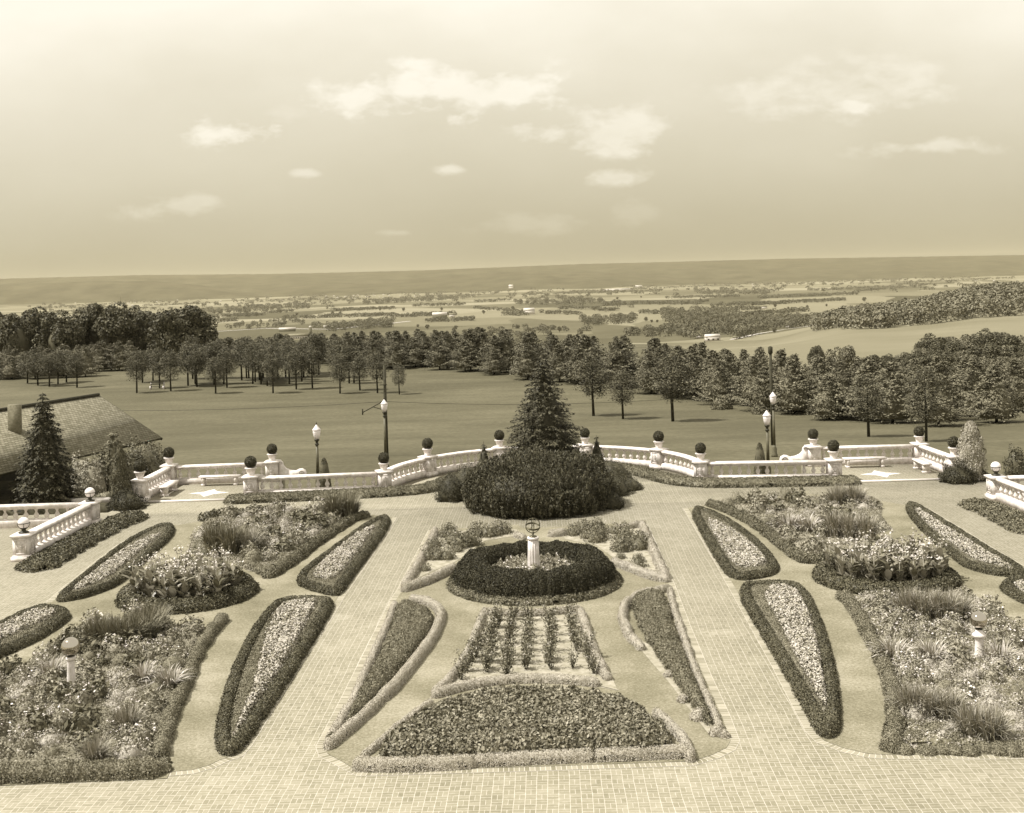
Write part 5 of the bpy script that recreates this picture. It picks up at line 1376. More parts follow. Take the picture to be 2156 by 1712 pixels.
# O: lower left
Op = T(z4, [(-300, 700), (130, 560), (420, 350), (560, 280), (900, 235), (1120, 300), (1290, 300), (1240, 420), (1190, 560), (1110, 700), (1050, 850), (1000, 1000), (970, 1180), (120, 1200), (-300, 1210)])
gC = 'tall grasses of the near left bed'
av = [clump(gr_d, 208, 1368, .8, 'tall dark grass tuft behind the left gazing ball, leftmost', gC), clump(gr_d, 238, 1372, .82, 'tall dark grass tuft behind the left gazing ball, second', gC), clump(gr_d, 268, 1372, .85, 'tall dark grass tuft behind the left gazing ball, third', gC), clump(gr_d, 300, 1362, .85, 'tall dark grass tuft behind the left gazing ball, fourth', gC), clump(gr_d, 320, 1345, .85, 'tall dark grass tuft behind the left gazing ball, rightmost', gC),
      clump(gr_m, 268, 1545, .62, 'grass tuft near the front of the near left bed, upper one', gC), clump(gr_m, 200, 1610, .55, 'upright grass tuft just behind the front hedge of the near left bed', gC),
      clump(gr_p, 300, 1440, .8, 'pale iris clump in the middle of the near left bed, left one', 'irises of the near left bed'), clump(gr_p, 355, 1450, .8, 'pale iris clump beside the right hedge of the near left bed', 'irises of the near left bed'), clump(gr_p, 110, 1430, .8, 'iris clump left of the gazing ball post', 'irises of the near left bed'),
      (G(151, 1458)[0], G(151, 1458)[1], .3)]
pbed(Op, 'near left perennial bed', 120, {'leaf': 1.6, 'pale': 1.2, 'dark': .8, 'flow': 1, 'fine': 1}, .7, 1.15, avoid=av)
hedge('border_hedge', T(z4, [(1400, 240), (1340, 310), (1280, 390), (1230, 480), (1190, 580), (1150, 680), (1100, 780), (1060, 880), (1030, 980), (1010, 1080)], .1), .2, .25, M['mound'], 'fine leaved border hedge curving along the right side of the near left perennial bed', leaf=.03, dens=3600, jit=.5, rag=.04, bump=.2)
hedge('border_hedge', T(z4, [(-200, 1240), (60, 1225), (200, 1222), (400, 1215), (600, 1208), (800, 1200), (960, 1195)], .1), .24, .32, M['mound'], 'fine leaved border hedge along the front of the near left perennial bed', leaf=.035, dens=4200, rag=.04, bump=.2)
for (qx, qy, s_, w_) in ((1035, 1205, .17, 'front one of two'), (1040, 1160, .13, 'rear one of two')):
    x, y = z4((qx, qy)); blob('cushion_plant', (x, y, .015), s_, s_ * 1.1, .035, 900, M['mound'], 'round cushion plant at the front corner of the near left bed, ' + w_, 'corner cushions of the near left bed')
# P: lower right
Pp = T(z6, [(1010, 110), (1340, 120), (1780, 90), (1900, 140), (2110, 290), (2400, 480), (2600, 1090), (2120, 1060), (1400, 1060), (1370, 900), (1380, 760), (1330, 600), (1250, 430), (1150, 260)])
gD = 'tall grasses of the near right bed'
av = [clump(gr_m, 1915, 1305, .85, 'dense grass tuft left of the right gazing ball, leftmost', gD), clump(gr_m, 1950, 1310, .85, 'dense grass tuft left of the right gazing ball, second', gD), clump(gr_m, 1985, 1312, .85, 'dense grass tuft left of the right gazing ball, third', gD), clump(gr_m, 2015, 1312, .8, 'dense grass tuft left of the right gazing ball, rightmost', gD),
      clump(gr_m, 1920, 1510, .7, 'upright grass tuft near the front of the near right bed, leftmost', gD), clump(gr_m, 1955, 1515, .7, 'upright grass tuft near the front of the near right bed, second', gD), clump(gr_m, 1995, 1520, .68, 'upright grass tuft near the front of the near right bed, third', gD), clump(gr_m, 2045, 1555, .7, 'upright grass tuft near the front of the near right bed, fourth', gD), clump(gr_m, 2085, 1562, .7, 'upright grass tuft near the front of the near right bed, rightmost', gD),
      clump(gr_p, 1880, 1392, .85, 'pale iris clump in the near right bed, left of the white blossoms', 'irises of the near right bed'), clump(gr_p, 1960, 1395, .85, 'pale iris clump in the near right bed, right of the white blossoms', 'irises of the near right bed'), clump(gr_p, 2105, 1400, .85, 'pale iris clump right of the gazing ball pedestal', 'irises of the near right bed'),
      (G(2063, 1388)[0], G(2063, 1388)[1], .45)]
pbed(Pp, 'near right perennial bed', 95, {'leaf': 1, 'pale': 2, 'flow': 1.4, 'fine': 1.5}, .7, 1.15, ground='border_l', avoid=av)
for (px, py) in ((1905, 1412), (1928, 1420), (1915, 1445), (1945, 1450)):
    x, y = G(px, py); place(bushes['flow'], (x, y, .02), 0, (.9, .9, 1.0), 'white blossoming perennial between the irises of the near right bed', 'white blossoming drift of the near right bed')
hedge('border_hedge', T(z6, [(1010, 95), (1060, 130), (1110, 210), (1160, 300), (1210, 390), (1260, 490), (1300, 590), (1330, 690), (1345, 790), (1345, 880), (1330, 960), (1315, 1040)], .1), .2, .24, M['mound'], 'fine leaved border hedge curving along the left side of the near right perennial bed', leaf=.035, dens=4200, rag=.06, bump=.2)
for i, (qx, qy, s_) in enumerate([(1330, 1055, .24), (1400, 1070, .2), (1460, 1000, .26), (1440, 910, .22), (1540, 1075, .2), (1600, 960, .3), (1700, 1000, .28), (1640, 1070, .18), (1720, 1075, .18), (1810, 1080, .2), (1900, 1060, .2), (2000, 1070, .24), (2080, 1075, .26), (2180, 1075, .3)]):
    x, y = z6((qx, qy), .05); blob('cushion_plant', (x, y, .015), s_, s_ * .8, .03, int(1500 * (s_ / .22) ** 2), M['mound'], 'round cushion plant at the front edge of the near right bed, ' + ('first second third fourth fifth sixth seventh eighth ninth tenth eleventh twelfth thirteenth fourteenth'.split()[i]) + ' from the left', 'cushion plants at the front of the near right bed', bump=.05)

ribbon('soil_edge', T(z6, [(985, 115), (1045, 165), (1095, 250), (1150, 345), (1205, 445), (1262, 555), (1300, 680), (1308, 800), (1300, 900)]), .16, .016, M['soil'], 1)
ribbon('soil_edge', T(z3, [(165, 712), (290, 750), (400, 805), (500, 872), (590, 945), (670, 1005), (745, 1062)]), .16, .016, M['soil'], 1)
ribbon('soil_edge', T(z5, [(590, 745), (750, 705), (900, 672), (1050, 655), (1200, 648), (1400, 655), (1600, 672), (1740, 700)]), .14, .016, M['soil'], 1)
# ================================================================ TREES BEYOND THE LAWN
def pine_proto(name, h, r, z0, n, mat, lf, layered=True, k=0, flatt=.3, label_cat='pine'):
    root = thing(name, '', label_cat)
    MB().tube([(0, 0, -.5), (.05, 0, h * .4), (0, .03, h * .93)], [.12 * h / 6, .09 * h / 6, .02], 6).build('trunk', M['bark_far'], root)
    C, Nr = [], []
    nb = 62 if layered else 70
    for i in range(nb):
        t = (i + .5) / nb
        zz = z0 + (h - z0) * t
        if layered: R_ = r * (1 - t) ** .78 * (1 if t > .08 else .85) * rng.uniform(.6, 1.32) + .10
        else: R_ = r * math.sqrt(max(.02, 1 - abs(2 * t - .85) ** 2.2 if t < .42 else 1 - ((t - .42) / .6) ** 2)) * rng.uniform(.6, 1.1)
        a = i * 2.39996 + rng.normal(0, .3); ca, sa = math.cos(a), math.sin(a)
        m_ = int(n / nb * (.3 + .95 * R_ / r))
        s = rng.uniform(.12, 1, m_) ** .75; side = rng.normal(0, 1, m_) * (.30 * R_ * (1.2 - s) + .12)
        th_ = .06 if layered else .16
        zo = R_ * (.22 * s + (.10 * s ** 3)) * (1 if layered else .4) - np.abs(side) * .22 + rng.normal(0, th_, m_) - (rng.uniform(0, 1, m_) < .25) * rng.uniform(0, .35, m_)
        c = np.stack([R_ * s * ca - side * sa, R_ * s * sa + side * ca, zz + zo], 1)
        C.append(c); Nr.append(np.stack([c[:, 0] * .25, c[:, 1] * .25, np.full(m_, 1.1)], 1))
    C, Nr = np.vstack(C), np.vstack(Nr)
    C[:, 2] = np.maximum(C[:, 2], z0 * .85)
    mb = MB()
    if layered: mb.lathe([(r * .45, z0 + .3), (r * .42, h * .35), (r * .25, h * .65), (.02, h * .9)], n=9)
    mb.leaves(C, Nr, np.full(len(C), lf), 2.0, .5)
    mb.build('crown', M[mat], root)
    if not layered:
        tb = MB()
        for i in range(6):
            a = i * 1.1; tb.tube([(0, 0, z0 + .1 * i), (r * .5 * math.cos(a), r * .5 * math.sin(a), z0 + .5 + .2 * i)], [.04, .015], 4)
        tb.build('limb', M['bark_far'], root)
    return root
def decid_proto(name, h, r, n, mat, lf, cat='tree'):
    root = thing(name, '', cat)
    MB().tube([(0, 0, -.5), (0, 0, h * .5)], [.28, .15], 6).build('trunk', M['bark_far'], root)
    C, Nr = [], []; nb = 34
    for i in range(nb):
        d = rng.normal(0, 1, 3); d[2] = d[2] * .9 + .25; d /= np.linalg.norm(d)
        c0 = np.array([0, 0, h * .58]) + d * [r * .72, r * .72, h * .34] * rng.uniform(.75, 1.05); rr = rng.uniform(.22, .36) * r
        m_ = n // nb; e = rng.normal(0, 1, (m_, 3)); e[:, 2] += .35; e /= np.linalg.norm(e, axis=1)[:, None]
        C.append(c0 + e * rr * rng.uniform(.8, 1.05, m_)[:, None]); Nr.append(e)
    C, Nr = np.vstack(C), np.vstack(Nr)
    mb = MB(); th = np.linspace(0, math.pi, 8); mb.lathe([(max(.01, r * .5 * math.sin(t)), h * .55 - h * .25 * math.cos(t)) for t in th], n=10)
    mb.leaves(C, Nr, np.full(len(C), lf), 1.4, .6); mb.build('crown', M[mat], root)
    return root
belt = [pine_proto('pine_tree', 6.3, 2.7, .6, 6500, 'pine', .24, True, k) for k in range(4)]
belt_l = [pine_proto('pine_tree', 6.3, 2.8, .4, 6500, 'pine_l', .24, True, k) for k in range(3)]
park = [pine_proto('park_pine', 6.0, 1.6, 2.0, 4200, 'pine_p', .18, False, k) for k in range(4)]
leafy = [decid_proto('broadleaf_tree', 11, 4.6, 9000, 'decid', .38) for _ in range(3)]
leafy_l = [decid_proto('broadleaf_tree', 10, 4.2, 8500, 'decid_l', .36) for _ in range(3)]

def ontoground(px, py, d0=62, d1=700):
    X, Yd = ray(px, py); d = np.arange(d0, d1, .5)
    z = H - Yd * d; g = tz(X * d, d); k = np.argmax(z <= g)
    return X * d[k], d[k]
# single pines on the lawn
def lone(px, pyb, pyt, label, group, pr=park, hw=None):
    x, y = ontoground(px, pyb); g = tzz(x, y); h = (pyb - pyt) * y / 2480
    w = (hw * y / 2480 / 1.6) if hw else h / 6
    place(pr, (x, y, g), rng.uniform(0, 6), (w, w, h / 6.1), label, group)
LG = 'single pines on the right lawn'
lone(1250, 876, 745, 'first of three slim pines on the right lawn, nearest the spruce', LG, hw=44)
lone(1312, 883, 778, 'middle and smallest of three slim pines on the right lawn', LG, hw=36)
lone(1417, 888, 742, 'third and largest of the slim pines on the right lawn', LG, hw=48)
lone(1829, 920, 788, 'slim pine with leaning trunk before the dark tree belt at right', LG, hw=46)
lone(1950, 930, 770, 'slim pine standing behind the back corner of the right alcove', LG, hw=46)
lone(841, 831, 766, 'small pine standing alone on the lawn right of the left grove', 'pines at the right end of the left grove', hw=20)
GL = [(288, 828, 740, 'round topped pine left of the park bench'), (360, 824, 738, 'pine just right of the park bench'), (336, 818, 735, 'pine standing behind the park bench'), (415, 815, 735, 'left pine of the lawn grove'), (454, 829, 752, 'nearest pine at the left of the grove'),
      (575, 828, 742, 'nearest pine in the middle of the grove'), (624, 820, 735, 'pine in the middle of the grove, second to the nearest'), (658, 818, 730, 'pine of the grove with two thin trunks beside it'), (716, 829, 748, 'nearest pine at the right of the grove'), (758, 822, 748, 'small pine right of the grove'),
      (795, 828, 742, 'dark trunked pine behind the utility pole')]
for i, (px, pb, pt, l_) in enumerate(GL): lone(px, pb, pt, l_, 'pines of the left lawn grove', hw=26)
def near_(px): return min((abs(px - a), n) for a, n in [(420, 'at its left end'), (490, 'right of its nearest left pine'), (560, 'behind its nearest middle pine'), (640, 'among the thin trunks'), (715, 'behind its nearest right pine'), (770, 'at its right end')])[1]
for i in range(34):
    px = rng.uniform(395, 760); pb = rng.uniform(795, 817) - (8 if px > 650 else 0)
    lone(px, pb, pb - rng.uniform(78, 92), 'dark pine inside the crowded lawn grove, ' + near_(px), 'crowded grove pines ' + near_(px), hw=27)
for (px, pb, pt) in [(80, 812, 742), (104, 814, 745), (122, 809, 738), (162, 816, 740), (140, 806, 738), (300, 806, 738), (322, 802, 735), (58, 808, 740)]:
    lone(px, pb, pt, 'pale pine in the loose row at the far left edge of the lawn', 'pale pines at the far left edge of the lawn', pr=park, hw=26)
# the pine belt : front line in picture, then rows behind
FL = [(-30, 800), (60, 800), (200, 792), (280, 775), (420, 768), (560, 770), (700, 772), (830, 778), (880, 776), (960, 782), (1020, 790), (1100, 800), (1180, 806), (1250, 812), (1320, 826), (1400, 838), (1500, 850), (1560, 862), (1640, 868), (1700, 882), (1780, 888), (1860, 896), (1940, 898), (2020, 905), (2100, 912), (2180, 920)]
fx = [p[0] for p in FL]; fy = [p[1] for p in FL]
cnt = 0
TX = [-30, 200, 420, 600, 700, 830, 1000, 1200, 1300, 1400, 1560, 1700, 1900, 2050, 2180]
TY = [735, 720, 714, 708, 700, 692, 688, 698, 703, 713, 726, 742, 752, 752, 756]
LM = [(40, 'left of the lawn grove at the picture edge'), (200, 'behind the pale row at far left'), (500, 'behind the lawn grove'), (720, 'behind the right end of the lawn grove'), (860, 'just right of the left utility pole'), (980, 'midway between left utility pole and spruce'), (1080, 'left of the spruce tip'),
      (1160, 'behind the spruce tip'), (1250, 'behind the first slim lawn pine'), (1330, 'behind the smallest slim lawn pine'), (1420, 'behind the largest slim lawn pine'), (1530, 'left of the right utility pole'), (1620, 'behind the right utility pole'), (1720, 'just right of the right utility pole'), (1830, 'behind the leaning slim pine'), (1950, 'above the back corner of the right alcove'), (2060, 'above the pale arborvitae'), (2150, 'at the right picture edge')]
def belt_tree(px, dback, hh):
    global cnt
    pyb = np.interp(px, fx, fy)
    x, y = ontoground(px, pyb); X = x / y; y2 = y + dback; x2 = X * y2; g = tzz(x2, y2); s_ = hh / 6.3
    pale = (px > 1450 and rng.uniform() < .75) or (px < 300 and rng.uniform() < .8)
    pr = belt_l if pale else belt
    side = 'far left behind the lawn' if px < 420 else ('centre behind the lawn' if px < 1200 else 'right behind the lawn')
    kind_ = 'light toned' if pale else 'dark'
    top = np.interp(px, TX, TY); Yd_ = ray(px, top)[1]; cap = H - Yd_ * y2 - g
    if dback > 4: s_ = max(.62, min(s_, cap * rng.uniform(.90, 1.03) / 6.3))
    else: s_ = min(s_ * rng.uniform(.8, 1.12), cap * 1.03 / 6.3)
    side = LM[int(np.argmin([abs(px - a_) for a_, _ in LM]))][1]
    rowname = 'front row ' if dback < 4 else ('second row ' if dback < 9 else 'rear ')
    w = max(s_, .85) * rng.uniform(1.1, 1.4)
    if px > 1900 and dback < 12 and rng.uniform() < .3: return
    place(pr, (x2, y2, g - .1), rng.uniform(0, 6), (w, w, s_), '%s %sbelt pine, %s' % (kind_, rowname, side), '%s %sbelt pines, %s' % (kind_, rowname, side)); cnt += 1
for row, (db, hh) in enumerate([(1.5, 5.6), (6, 6.3), (12, 6.8), (19, 7.2), (28, 7.6)]):
    px = -25.0
    while px < 2170:
        if 300 < px < 700 and row < 1: px += 40; continue
        pyb = np.interp(px, fx, fy); x, y = ontoground(px, pyb)
        step = (4.3 if row < 2 else 5.2) * 2480 / (y + db)
        if cnt > 296: break
        if 300 < px < 440: px += step; continue
        hk = hh * rng.uniform(.85, 1.12)
        belt_tree(px + rng.uniform(-.3, .3) * step, db + rng.uniform(-2, 2), hk)
        px += step
# small shrubs at the belt edge
for (px, py, r_, l_) in ((1520, 862, 1.1, 'round bush at the edge of the dark belt, left of the tall pole'), (1600, 872, .8, 'low bush at the edge of the belt right behind the tall pole')):
    x, y = ontoground(px, py); o = blob('edge_bush', (x, y, tzz(x, y)), r_, r_ * 1.4, .2, 1200, M['pine_l'], l_)
# big broadleaf trees, left
def leaf_at(px, ytop, D, hh, pr, label, group, w=1.0):
    X, Yd = ray(px, ytop); z = H - Yd * D; x = X * D
    s_ = hh / 10.5
    place(pr, (x, D, z - hh), rng.uniform(0, 6), (s_ * w, s_ * w, s_), label, group)
gtl = []
gl_ = 'big broadleaf trees at the left behind the pines'
for (px, yt, w_) in [(-15, 660, 1), (40, 655, 1), (82, 652, 1), (128, 660, 1), (175, 655, .9), (212, 640, .95), (255, 643, 1.1), (292, 650, 1), (330, 665, .9), (352, 655, .9), (392, 645, 1.2), (300, 690, 1), (420, 690, .8)]:
    leaf_at(px, yt + 3, 235 + rng.uniform(-8, 8), 13.5 if yt < 685 else 9, leafy, 'tall dark broadleaf tree above the left pines, %s from the left edge' % 'first second third fourth fifth sixth seventh eighth ninth tenth eleventh twelfth thirteenth'.split()[len(gtl)] if px < 385 else 'dark broadleaf tree at the right end of the left clump', gl_, w_ * .9); gtl.append(1)
for (px, yt, hh) in [(440, 705, 8), (475, 712, 7), (515, 716, 7), (550, 712, 7), (592, 704, 7), (640, 715, 6)]:
    leaf_at(px, yt, 262, hh, leafy, 'dark tree showing behind the left lawn grove', 'dark trees behind the left grove')
gr_ = 'broadleaf trees of the right wood'
for i, (px, yt) in enumerate([(1718, 733), (1770, 722), (1790, 745), (1845, 742), (1885, 735), (1925, 722), (1960, 708), (2000, 705), (2040, 700), (2080, 698), (2110, 696), (2145, 705), (1905, 758), (1950, 745), (1990, 738), (2030, 735), (2070, 730), (2110, 728), (2150, 735), (2010, 765), (2060, 760), (2115, 758), (2180, 700), (2170, 760)]):
    if yt > 715 and i > 1: continue
    D = 320 if yt < 740 else 250
    if i == 1: leaf_at(px, yt, 190, 10, leafy_l, 'tall airy broadleaf tree rising over the pines before the pale hillside', 'two trees standing out before the hillside', .8); continue
    if i == 0: leaf_at(px, yt, 230, 7, leafy, 'small dark round tree rising over the pines before the pale hillside', 'two trees standing out before the hillside', .6); continue
    leaf_at(px, yt, D, 12 if D == 320 else 9, leafy_l if i % 3 else leafy, '%s broadleaf tree in the wood above the pines at the right edge' % ('light' if i % 3 else 'dark'), gr_ + (' light' if i % 3 else ' dark'))
for D, off, st_ in ((292, 8, 34), (252, 26, 36), (215, 40, 38), (180, 54, 40)):
    px = 1745 + (D % 7) * 5
    while px < 2190:
        yt = np.interp(px, [1700, 1800, 1900, 1960, 2080, 2190], [738, 742, 733, 712, 700, 702]) + off + rng.uniform(-6, 6)
        X, Yd = ray(px, yt); g = tzz(X * D, D); z = H - Yd * D; hh = z - g
        if hh > 2.5:
            lt = rng.uniform() < .6; s_ = hh / 10.5; w = max(s_, .42) * rng.uniform(1.0, 1.3)
            sp_n = ('right of the airy tree', 'above the pale arborvitae', 'at the picture edge')[0 if px < 1900 else (1 if px < 2070 else 2)]
            place(leafy_l if lt else leafy, (X * D, D, g - .3), rng.uniform(0, 6), (w, w, s_), '%s rounded broadleaf tree of the right wood, %s' % ('light' if lt else 'dark', sp_n), '%s trees of the right wood, %s' % ('light' if lt else 'dark', sp_n))
        px += st_

# ================================================================ FAR WOODS, HEDGEROWS, TREES, FARMS
def wood(pts, label, r_, h_, lf, per=110, name='far_wood', mat='farwood'):
    mb = MB(); pts = np.array(pts); n = len(pts)
    u_ = rng.normal(0, 1, (n, per, 3)); u_[:, :, 2] = np.abs(u_[:, :, 2]) ; u_ /= np.linalg.norm(u_, axis=2)[:, :, None]
    rr = r_ * rng.uniform(.7, 1.25, (n, 1, 1)); hh = h_ * rng.uniform(.75, 1.2, (n, 1))
    C = pts[:, None, :] + u_ * rr
    C[:, :, 2] = pts[:, None, 2] + u_[:, :, 2] * hh * .5 + hh * .45
    low = rng.uniform(0, 1, (n, per)) < .25
    C[:, :, 2] = np.where(low, pts[:, None, 2] + rng.uniform(0, .5, (n, per)) * hh, C[:, :, 2])
    mb.leaves(C.reshape(-1, 3), u_.reshape(-1, 3) + [0, 0, .2], np.full(n * per, lf), 1.3, .45)
    o = mb.build(name, M[mat]); tag(o, label, 'wood', kind='stuff'); return o
def grnd(px, py):
    return ontoground(px, py, 300, 10800)
def wood_px(poly, n, label, r_, h_, lf, per=110, dens_persp=True, **k):
    P = np.array(poly, float); x0, y0 = P.min(0); x1, y1 = P.max(0); out_ = []
    tr = 0
    while len(out_) < n and tr < n * 60:
        tr += 1; x, y = rng.uniform(x0, x1), rng.uniform(y0, y1)
        if inside(np.array([x]), np.array([y]), P)[0]:
            a, d = grnd(x, y)
            if d > 300: out_.append((a, d, tzz(a, d)))
    return wood(out_, label, r_, h_, lf, per, **k)
# hillside forest on the right (D 850-1400)
pts = []
for _ in range(900):
    a = rng.uniform(.255, .47); d = rng.uniform(840, 1500)
    edge = np.interp(a, [.255, .29, .33, .38, .47], [1080, 900, 880, 900, 930])
    if d < edge: continue
    if a < .29 and d > 1250: continue
    pts.append((a * d, d, tzz(a * d, d)))
wood(pts, 'broadleaf forest covering the hillside behind the pale field at right', 5.5, 15, 2.0, 150, name='hillside_forest', mat='decid_l')
# woods of the valley, outlines in picture pixels (ground positions)
wood_px([(1390, 655), (1480, 652), (1640, 672), (1760, 672), (1780, 690), (1700, 690), (1620, 695), (1560, 716), (1480, 700), (1400, 680)], 420, 'wooded valley strip below the right hillside', 8, 15, 3, 90)
wood_px([(1225, 672), (1340, 668), (1335, 680), (1270, 686), (1228, 685)], 70, 'dark wood with straight edge in the middle of the valley', 8, 15, 3, 90)
wood_px([(1080, 636), (1190, 625), (1340, 645), (1330, 650), (1200, 642), (1090, 643)], 110, 'long dark wood in the valley right of centre', 10, 17, 4, 80)
wood_px([(750, 637), (900, 628), (1010, 622), (1015, 627), (900, 636), (760, 642)], 110, 'long dark wood in the valley left of centre', 12, 19, 5, 80)
wood_px([(405, 655), (520, 646), (650, 640), (650, 650), (520, 660), (420, 666)], 120, 'dark wood in the valley above the left trees', 11, 18, 5, 80)
wood_px([(1640, 615), (1460, 612), (1480, 620), (1620, 622)], 60, 'dark far wood right of the valley centre', 13, 20, 6, 60)
wood_px([(650, 690), (720, 685), (830, 672), (830, 690), (700, 700)], 100, 'dark wood behind the farm with the silo', 8, 15, 3, 90)
wood_px([(1300, 705), (1420, 690), (1490, 695), (1500, 712), (1380, 716)], 70, 'low wood behind the centre right pines', 7, 12, 3, 90)
wood_px([(970, 700), (1100, 690), (1240, 695), (1240, 705), (980, 712)], 50, 'low scrub behind the centre pines', 6, 9, 3, 80)
wood_px([(440, 690), (560, 680), (640, 676), (640, 684), (520, 694)], 40, 'tree line on the slope behind the left grove', 6, 12, 3, 80)
# hedgerows
hp = []
rows_ = [(430, 668, 560, 664), (600, 672, 830, 664), (830, 668, 960, 662), (900, 678, 1000, 674), (1000, 650, 1120, 660), (1060, 664, 1110, 664), (1140, 660, 1220, 662), (560, 660, 620, 656), (700, 655, 830, 650), (870, 645, 980, 642),
         (1180, 650, 1300, 655), (1330, 640, 1480, 640), (1500, 645, 1640, 640), (1640, 640, 1780, 632), (1600, 628, 1800, 620), (1400, 628, 1560, 625), (1800, 615, 1960, 600), (1700, 612, 1900, 604), (1500, 655, 1600, 652), (420, 680, 500, 676),
         (520, 636, 760, 628), (300, 645, 420, 640), (650, 622, 900, 617), (1100, 622, 1400, 612), (1350, 660, 1460, 662), (1560, 668, 1700, 655), (1000, 636, 1080, 632), (1200, 615, 1500, 603), (1500, 600, 1900, 590), (700, 634, 740, 632), (1900, 596, 2120, 586), (80, 650, 420, 628), (450, 626, 700, 618), (900, 613, 1100, 607)]
for (xa, ya, xb, yb) in rows_:
    L_ = math.hypot(xb - xa, yb - ya); n = int(L_ / 2.2)
    for i in range(n):
        if rng.uniform() < .22: continue
        t = i / n; q = grnd(xa + (xb - xa) * t + rng.uniform(-2, 2), ya + (yb - ya) * t + rng.normal(0, .9))
        if q[1] > 400: hp.append((q[0], q[1], tzz(*q)))
wood(hp, 'hedgerows and tree lines dividing the valley fields', 8, 11, 4, 50, name='hedgerows')
fp = []
for _ in range(420):
    px = rng.uniform(60, 2150); py = 585 - .028 * (px - 1078) + 25 + abs(rng.normal(0, 12)); q = grnd(px, py)
    if q[1] > 4500: fp.append((q[0], q[1], tzz(*q)))
wood(fp, 'speckle of distant trees at the foot of the ridge', 16, 16, 9, 30, name='distant_trees')
# individually visible valley trees
vt = [decid_proto('valley_tree', 11, 4.6, 500, 'farwood', 1.3) for _ in range(3)]
sp_ = [(625, 665), (590, 660), (930, 655), (735, 640), (955, 700), (1018, 662), (1068, 662), (1360, 678), (1372, 680), (1384, 680), (1560, 650), (1605, 688), (1632, 648), (1585, 645), (1178, 700), (1150, 640), (1265, 600 + 38), (1400, 665), (1420, 665), (1475, 636), (700, 664), (716, 664), (1240, 622), (1300, 632), (1350, 628), (1820, 636), (1740, 646), (1700, 650), (1660, 652), (880, 690), (900, 694), (960, 695), (1530, 610), (1715, 622), (500, 668), (520, 668), (540, 667), (460, 672), (800, 655), (850, 656), (1080, 655), (1630, 702), (1650, 640), (1490, 665)]
for px, py in sp_:
    q = grnd(px, py); s_ = rng.uniform(.8, 1.3) * (1 if q[1] < 3500 else 1.4)
    place(vt, (q[0], q[1], tzz(*q) - .5), rng.uniform(0, 6), (s_, s_, s_ * .9), 'small dark tree standing alone in the valley fields', 'lone trees dotted over the valley fields')
# farms
def farm(px, py, wpx, hpx, label, name='farmhouse', cat='farm building', wall='farwall', roof='farroof', depth=.6, rz=.15, winds=0, grp='farm buildings in the valley'):
    x, y = grnd(px, py); g = tzz(x, y); s_ = y / 2480; w = wpx * s_; h = hpx * s_ * .6; dp = w * depth
    r = thing(name, label, cat, (x, y, g - .5), rz, grp)
    MB().box((0, 0, h / 2 + .25), (w, dp, h + .5)).build('wall', M[wall], r)
    e = .6; hr = hpx * s_ * .45
    V = [(-w / 2 - e, -dp / 2 - e, h + .45), (w / 2 + e, -dp / 2 - e, h + .45), (w / 2 + e, dp / 2 + e, h + .45), (-w / 2 - e, dp / 2 + e, h + .45), (-w / 2 - e, 0, h + hr + .45), (w / 2 + e, 0, h + hr + .45)]
    mb = MB(); mb.add(V, [[0, 1, 5, 4], [2, 3, 4, 5], [0, 3, 2, 1]], [[0, 4, 3], [1, 2, 5]]); mb.build('roof', M[roof], r)
    if winds:
        for i in range(winds):
            MB().box((-w / 2 + w * (i + .5) / winds, -dp / 2 - .05, h * .55), (w / winds * .4, .12, h * .4)).build('window', M['wood'], r)
farm(630, 714, 44, 11, 'long white dairy barn with a row of windows beside the silo', 'barn', 'barn', winds=9, depth=.25, rz=-.05)
farm(605, 698, 34, 8, 'grey roofed shed behind the long white barn', 'barn', 'barn', 'barnwall', 'farroof_light')
farm(697, 690, 30, 5, 'low pale shed right of the silo', 'shed', 'shed', roof='farroof_light')
farm(926, 671, 30, 13, 'dark barn with grey roof in the valley left of centre', 'barn', 'barn', 'barnwall', 'farroof_light')
farm(952, 668, 12, 8, 'small pale outbuilding right beside the dark barn', 'shed', 'shed', 'farwall', 'farroof')
farm(1114, 662, 22, 13, 'pale barn at the foot of the long wood in the valley centre', 'barn', 'barn', 'farwall', 'farroof_light')
farm(1500, 718, 30, 14, 'white farmhouse at the end of the road, left of the pale hillside', winds=3, rz=.05, roof='farroof_light')
farm(1472, 712, 9, 8, 'tiny white shed left of the white farmhouse', 'shed', 'shed')
farm(1548, 716, 7, 8, 'tiny white hut right of the white farmhouse', 'shed', 'shed')
farm(1718, 687, 17, 15, 'small white house at the foot of the hillside forest', rz=.5)
farm(1660, 690, 9, 7, 'tiny white shed on the road left of the small white house', 'shed', 'shed')
farm(1873, 642, 16, 7, 'white building just above the hillside forest', winds=0)
farm(1608, 650, 12, 6, 'little white building in the strip of woods', 'shed', 'shed')
farm(1480, 635, 22, 6, 'brown roofed barn right of the valley centre', 'barn', 'barn', 'barnwall')
farm(1300, 634 - 22, 60, 4, 'long pale roofs far off in front of the ridge', 'works', 'works', roof='farroof_light')
farm(1076, 611, 9, 11, 'pale tall block far off in front of the ridge', 'works', 'works', roof='farroof_light')
farm(1345, 606, 14, 5, 'pale flat building in the distance right of the long roofs', 'works', 'works', roof='farroof_light')
tw = []
mbw = MB()
for _ in range(60):
    px = rng.choice([rng.normal(760, 60), rng.normal(300, 80), rng.uniform(450, 2100)]); py = 585 - .028 * (px - 1078) + 28 + abs(rng.normal(0, 5)); x, y = grnd(px, py)
    if y < 4500: continue
    s_ = rng.uniform(7, 15); mbw.box((x, y, tzz(x, y) + s_ * .25), (s_, s_ * .7, s_ * .6))
tag(mbw.build('distant_town', M['farwall']), 'scattered pale houses of a distant town at the foot of the ridge', 'town', kind='stuff')
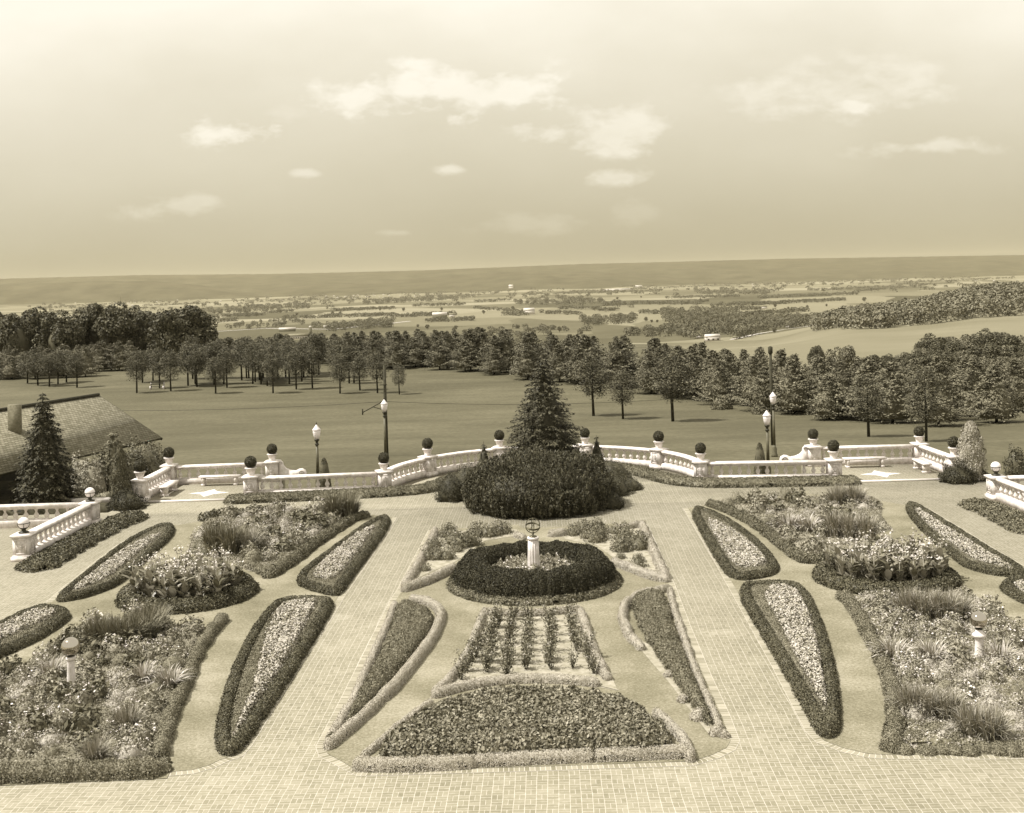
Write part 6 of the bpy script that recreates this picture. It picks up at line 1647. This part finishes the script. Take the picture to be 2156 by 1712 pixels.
x, y = grnd(654, 714); s_ = y / 2480; r = thing('silo', 'tall round silo standing at the end of the long white barn', 'silo', (x, y, tzz(x, y)))
MB().lathe([(3.4 * s_, 0), (3.4 * s_, 25 * s_)], n=16).build('tower', M['barnwall'], r, True); MB().lathe([(3.5 * s_, 25 * s_), (2.4 * s_, 27 * s_), (.1, 28 * s_)], n=16).build('dome', M['farroof_light'], r, True)
x, y = grnd(254, 636); s_ = y / 2480; r = thing('smokestack', 'thin dark smokestack far away in the valley at left', 'smokestack', (x, y, tzz(x, y)))
MB().lathe([(1.1 * s_, 0), (.7 * s_, 20 * s_)], n=10).build('stack', M['barnwall'], r)
# the valley road, a ribbon laid on the ground
def road(pts, w, name='road'):
    P = []
    for (a, b_) in zip(pts, pts[1:]):
        for t in np.linspace(0, 1, 12, endpoint=False):
            P.append(grnd(a[0] + (b_[0] - a[0]) * t, a[1] + (b_[1] - a[1]) * t))
    V = []
    for i, p in enumerate(P):
        q = P[min(i + 1, len(P) - 1)]; p0 = P[max(i - 1, 0)]; d = Vector((q[0] - p0[0], q[1] - p0[1])).normalized(); n_ = Vector((-d.y, d.x))
        for k in (-1, 1):
            x, y = p[0] + n_.x * w * k, p[1] + n_.y * w * k; V.append((x, y, tzz(x, y) + .8))
    Q = [[2 * i, 2 * i + 1, 2 * i + 3, 2 * i + 2] for i in range(len(P) - 1)]
    o = link(name, npmesh(name, V, Q), M['coping']); o['kind'] = 'structure'
road([(1540, 716), (1600, 703), (1650, 695), (1700, 688), (1790, 679), (1830, 675)], 3.5)
road([(450, 699), (560, 692), (700, 694), (800, 684), (870, 676)], 4)

# unused prototypes are removed
for p in roses + cannas + b_rose + sum(bushes.values(), []) + gr_d + gr_m + gr_p + belt + belt_l + park + leafy + leafy_l + vt:
    if p.name not in used:
        for c in list(p.children): bpy.data.objects.remove(c)
        bpy.data.objects.remove(p)

# ================================================================ AIR
hz_ = MB().box((0, 7900, 30), (34000, 16600, 300)).build('haze', newmat('haze_air')[0])
hm = hz_.data.materials[0]; nt = hm.node_tree
nt.nodes.clear()
ov = nt.nodes.new('ShaderNodeOutputMaterial'); pv = nt.nodes.new('ShaderNodeVolumePrincipled')
pv.inputs['Color'].default_value = (1, .91, .66, 1); pv.inputs['Density'].default_value = HAZE; pv.inputs['Anisotropy'].default_value = .1
nt.links.new(pv.outputs[0], ov.inputs['Volume'])
hz_['kind'] = 'stuff'; hz_['label'] = 'pale summer haze over the valley'
S.cycles.volume_bounces = 1
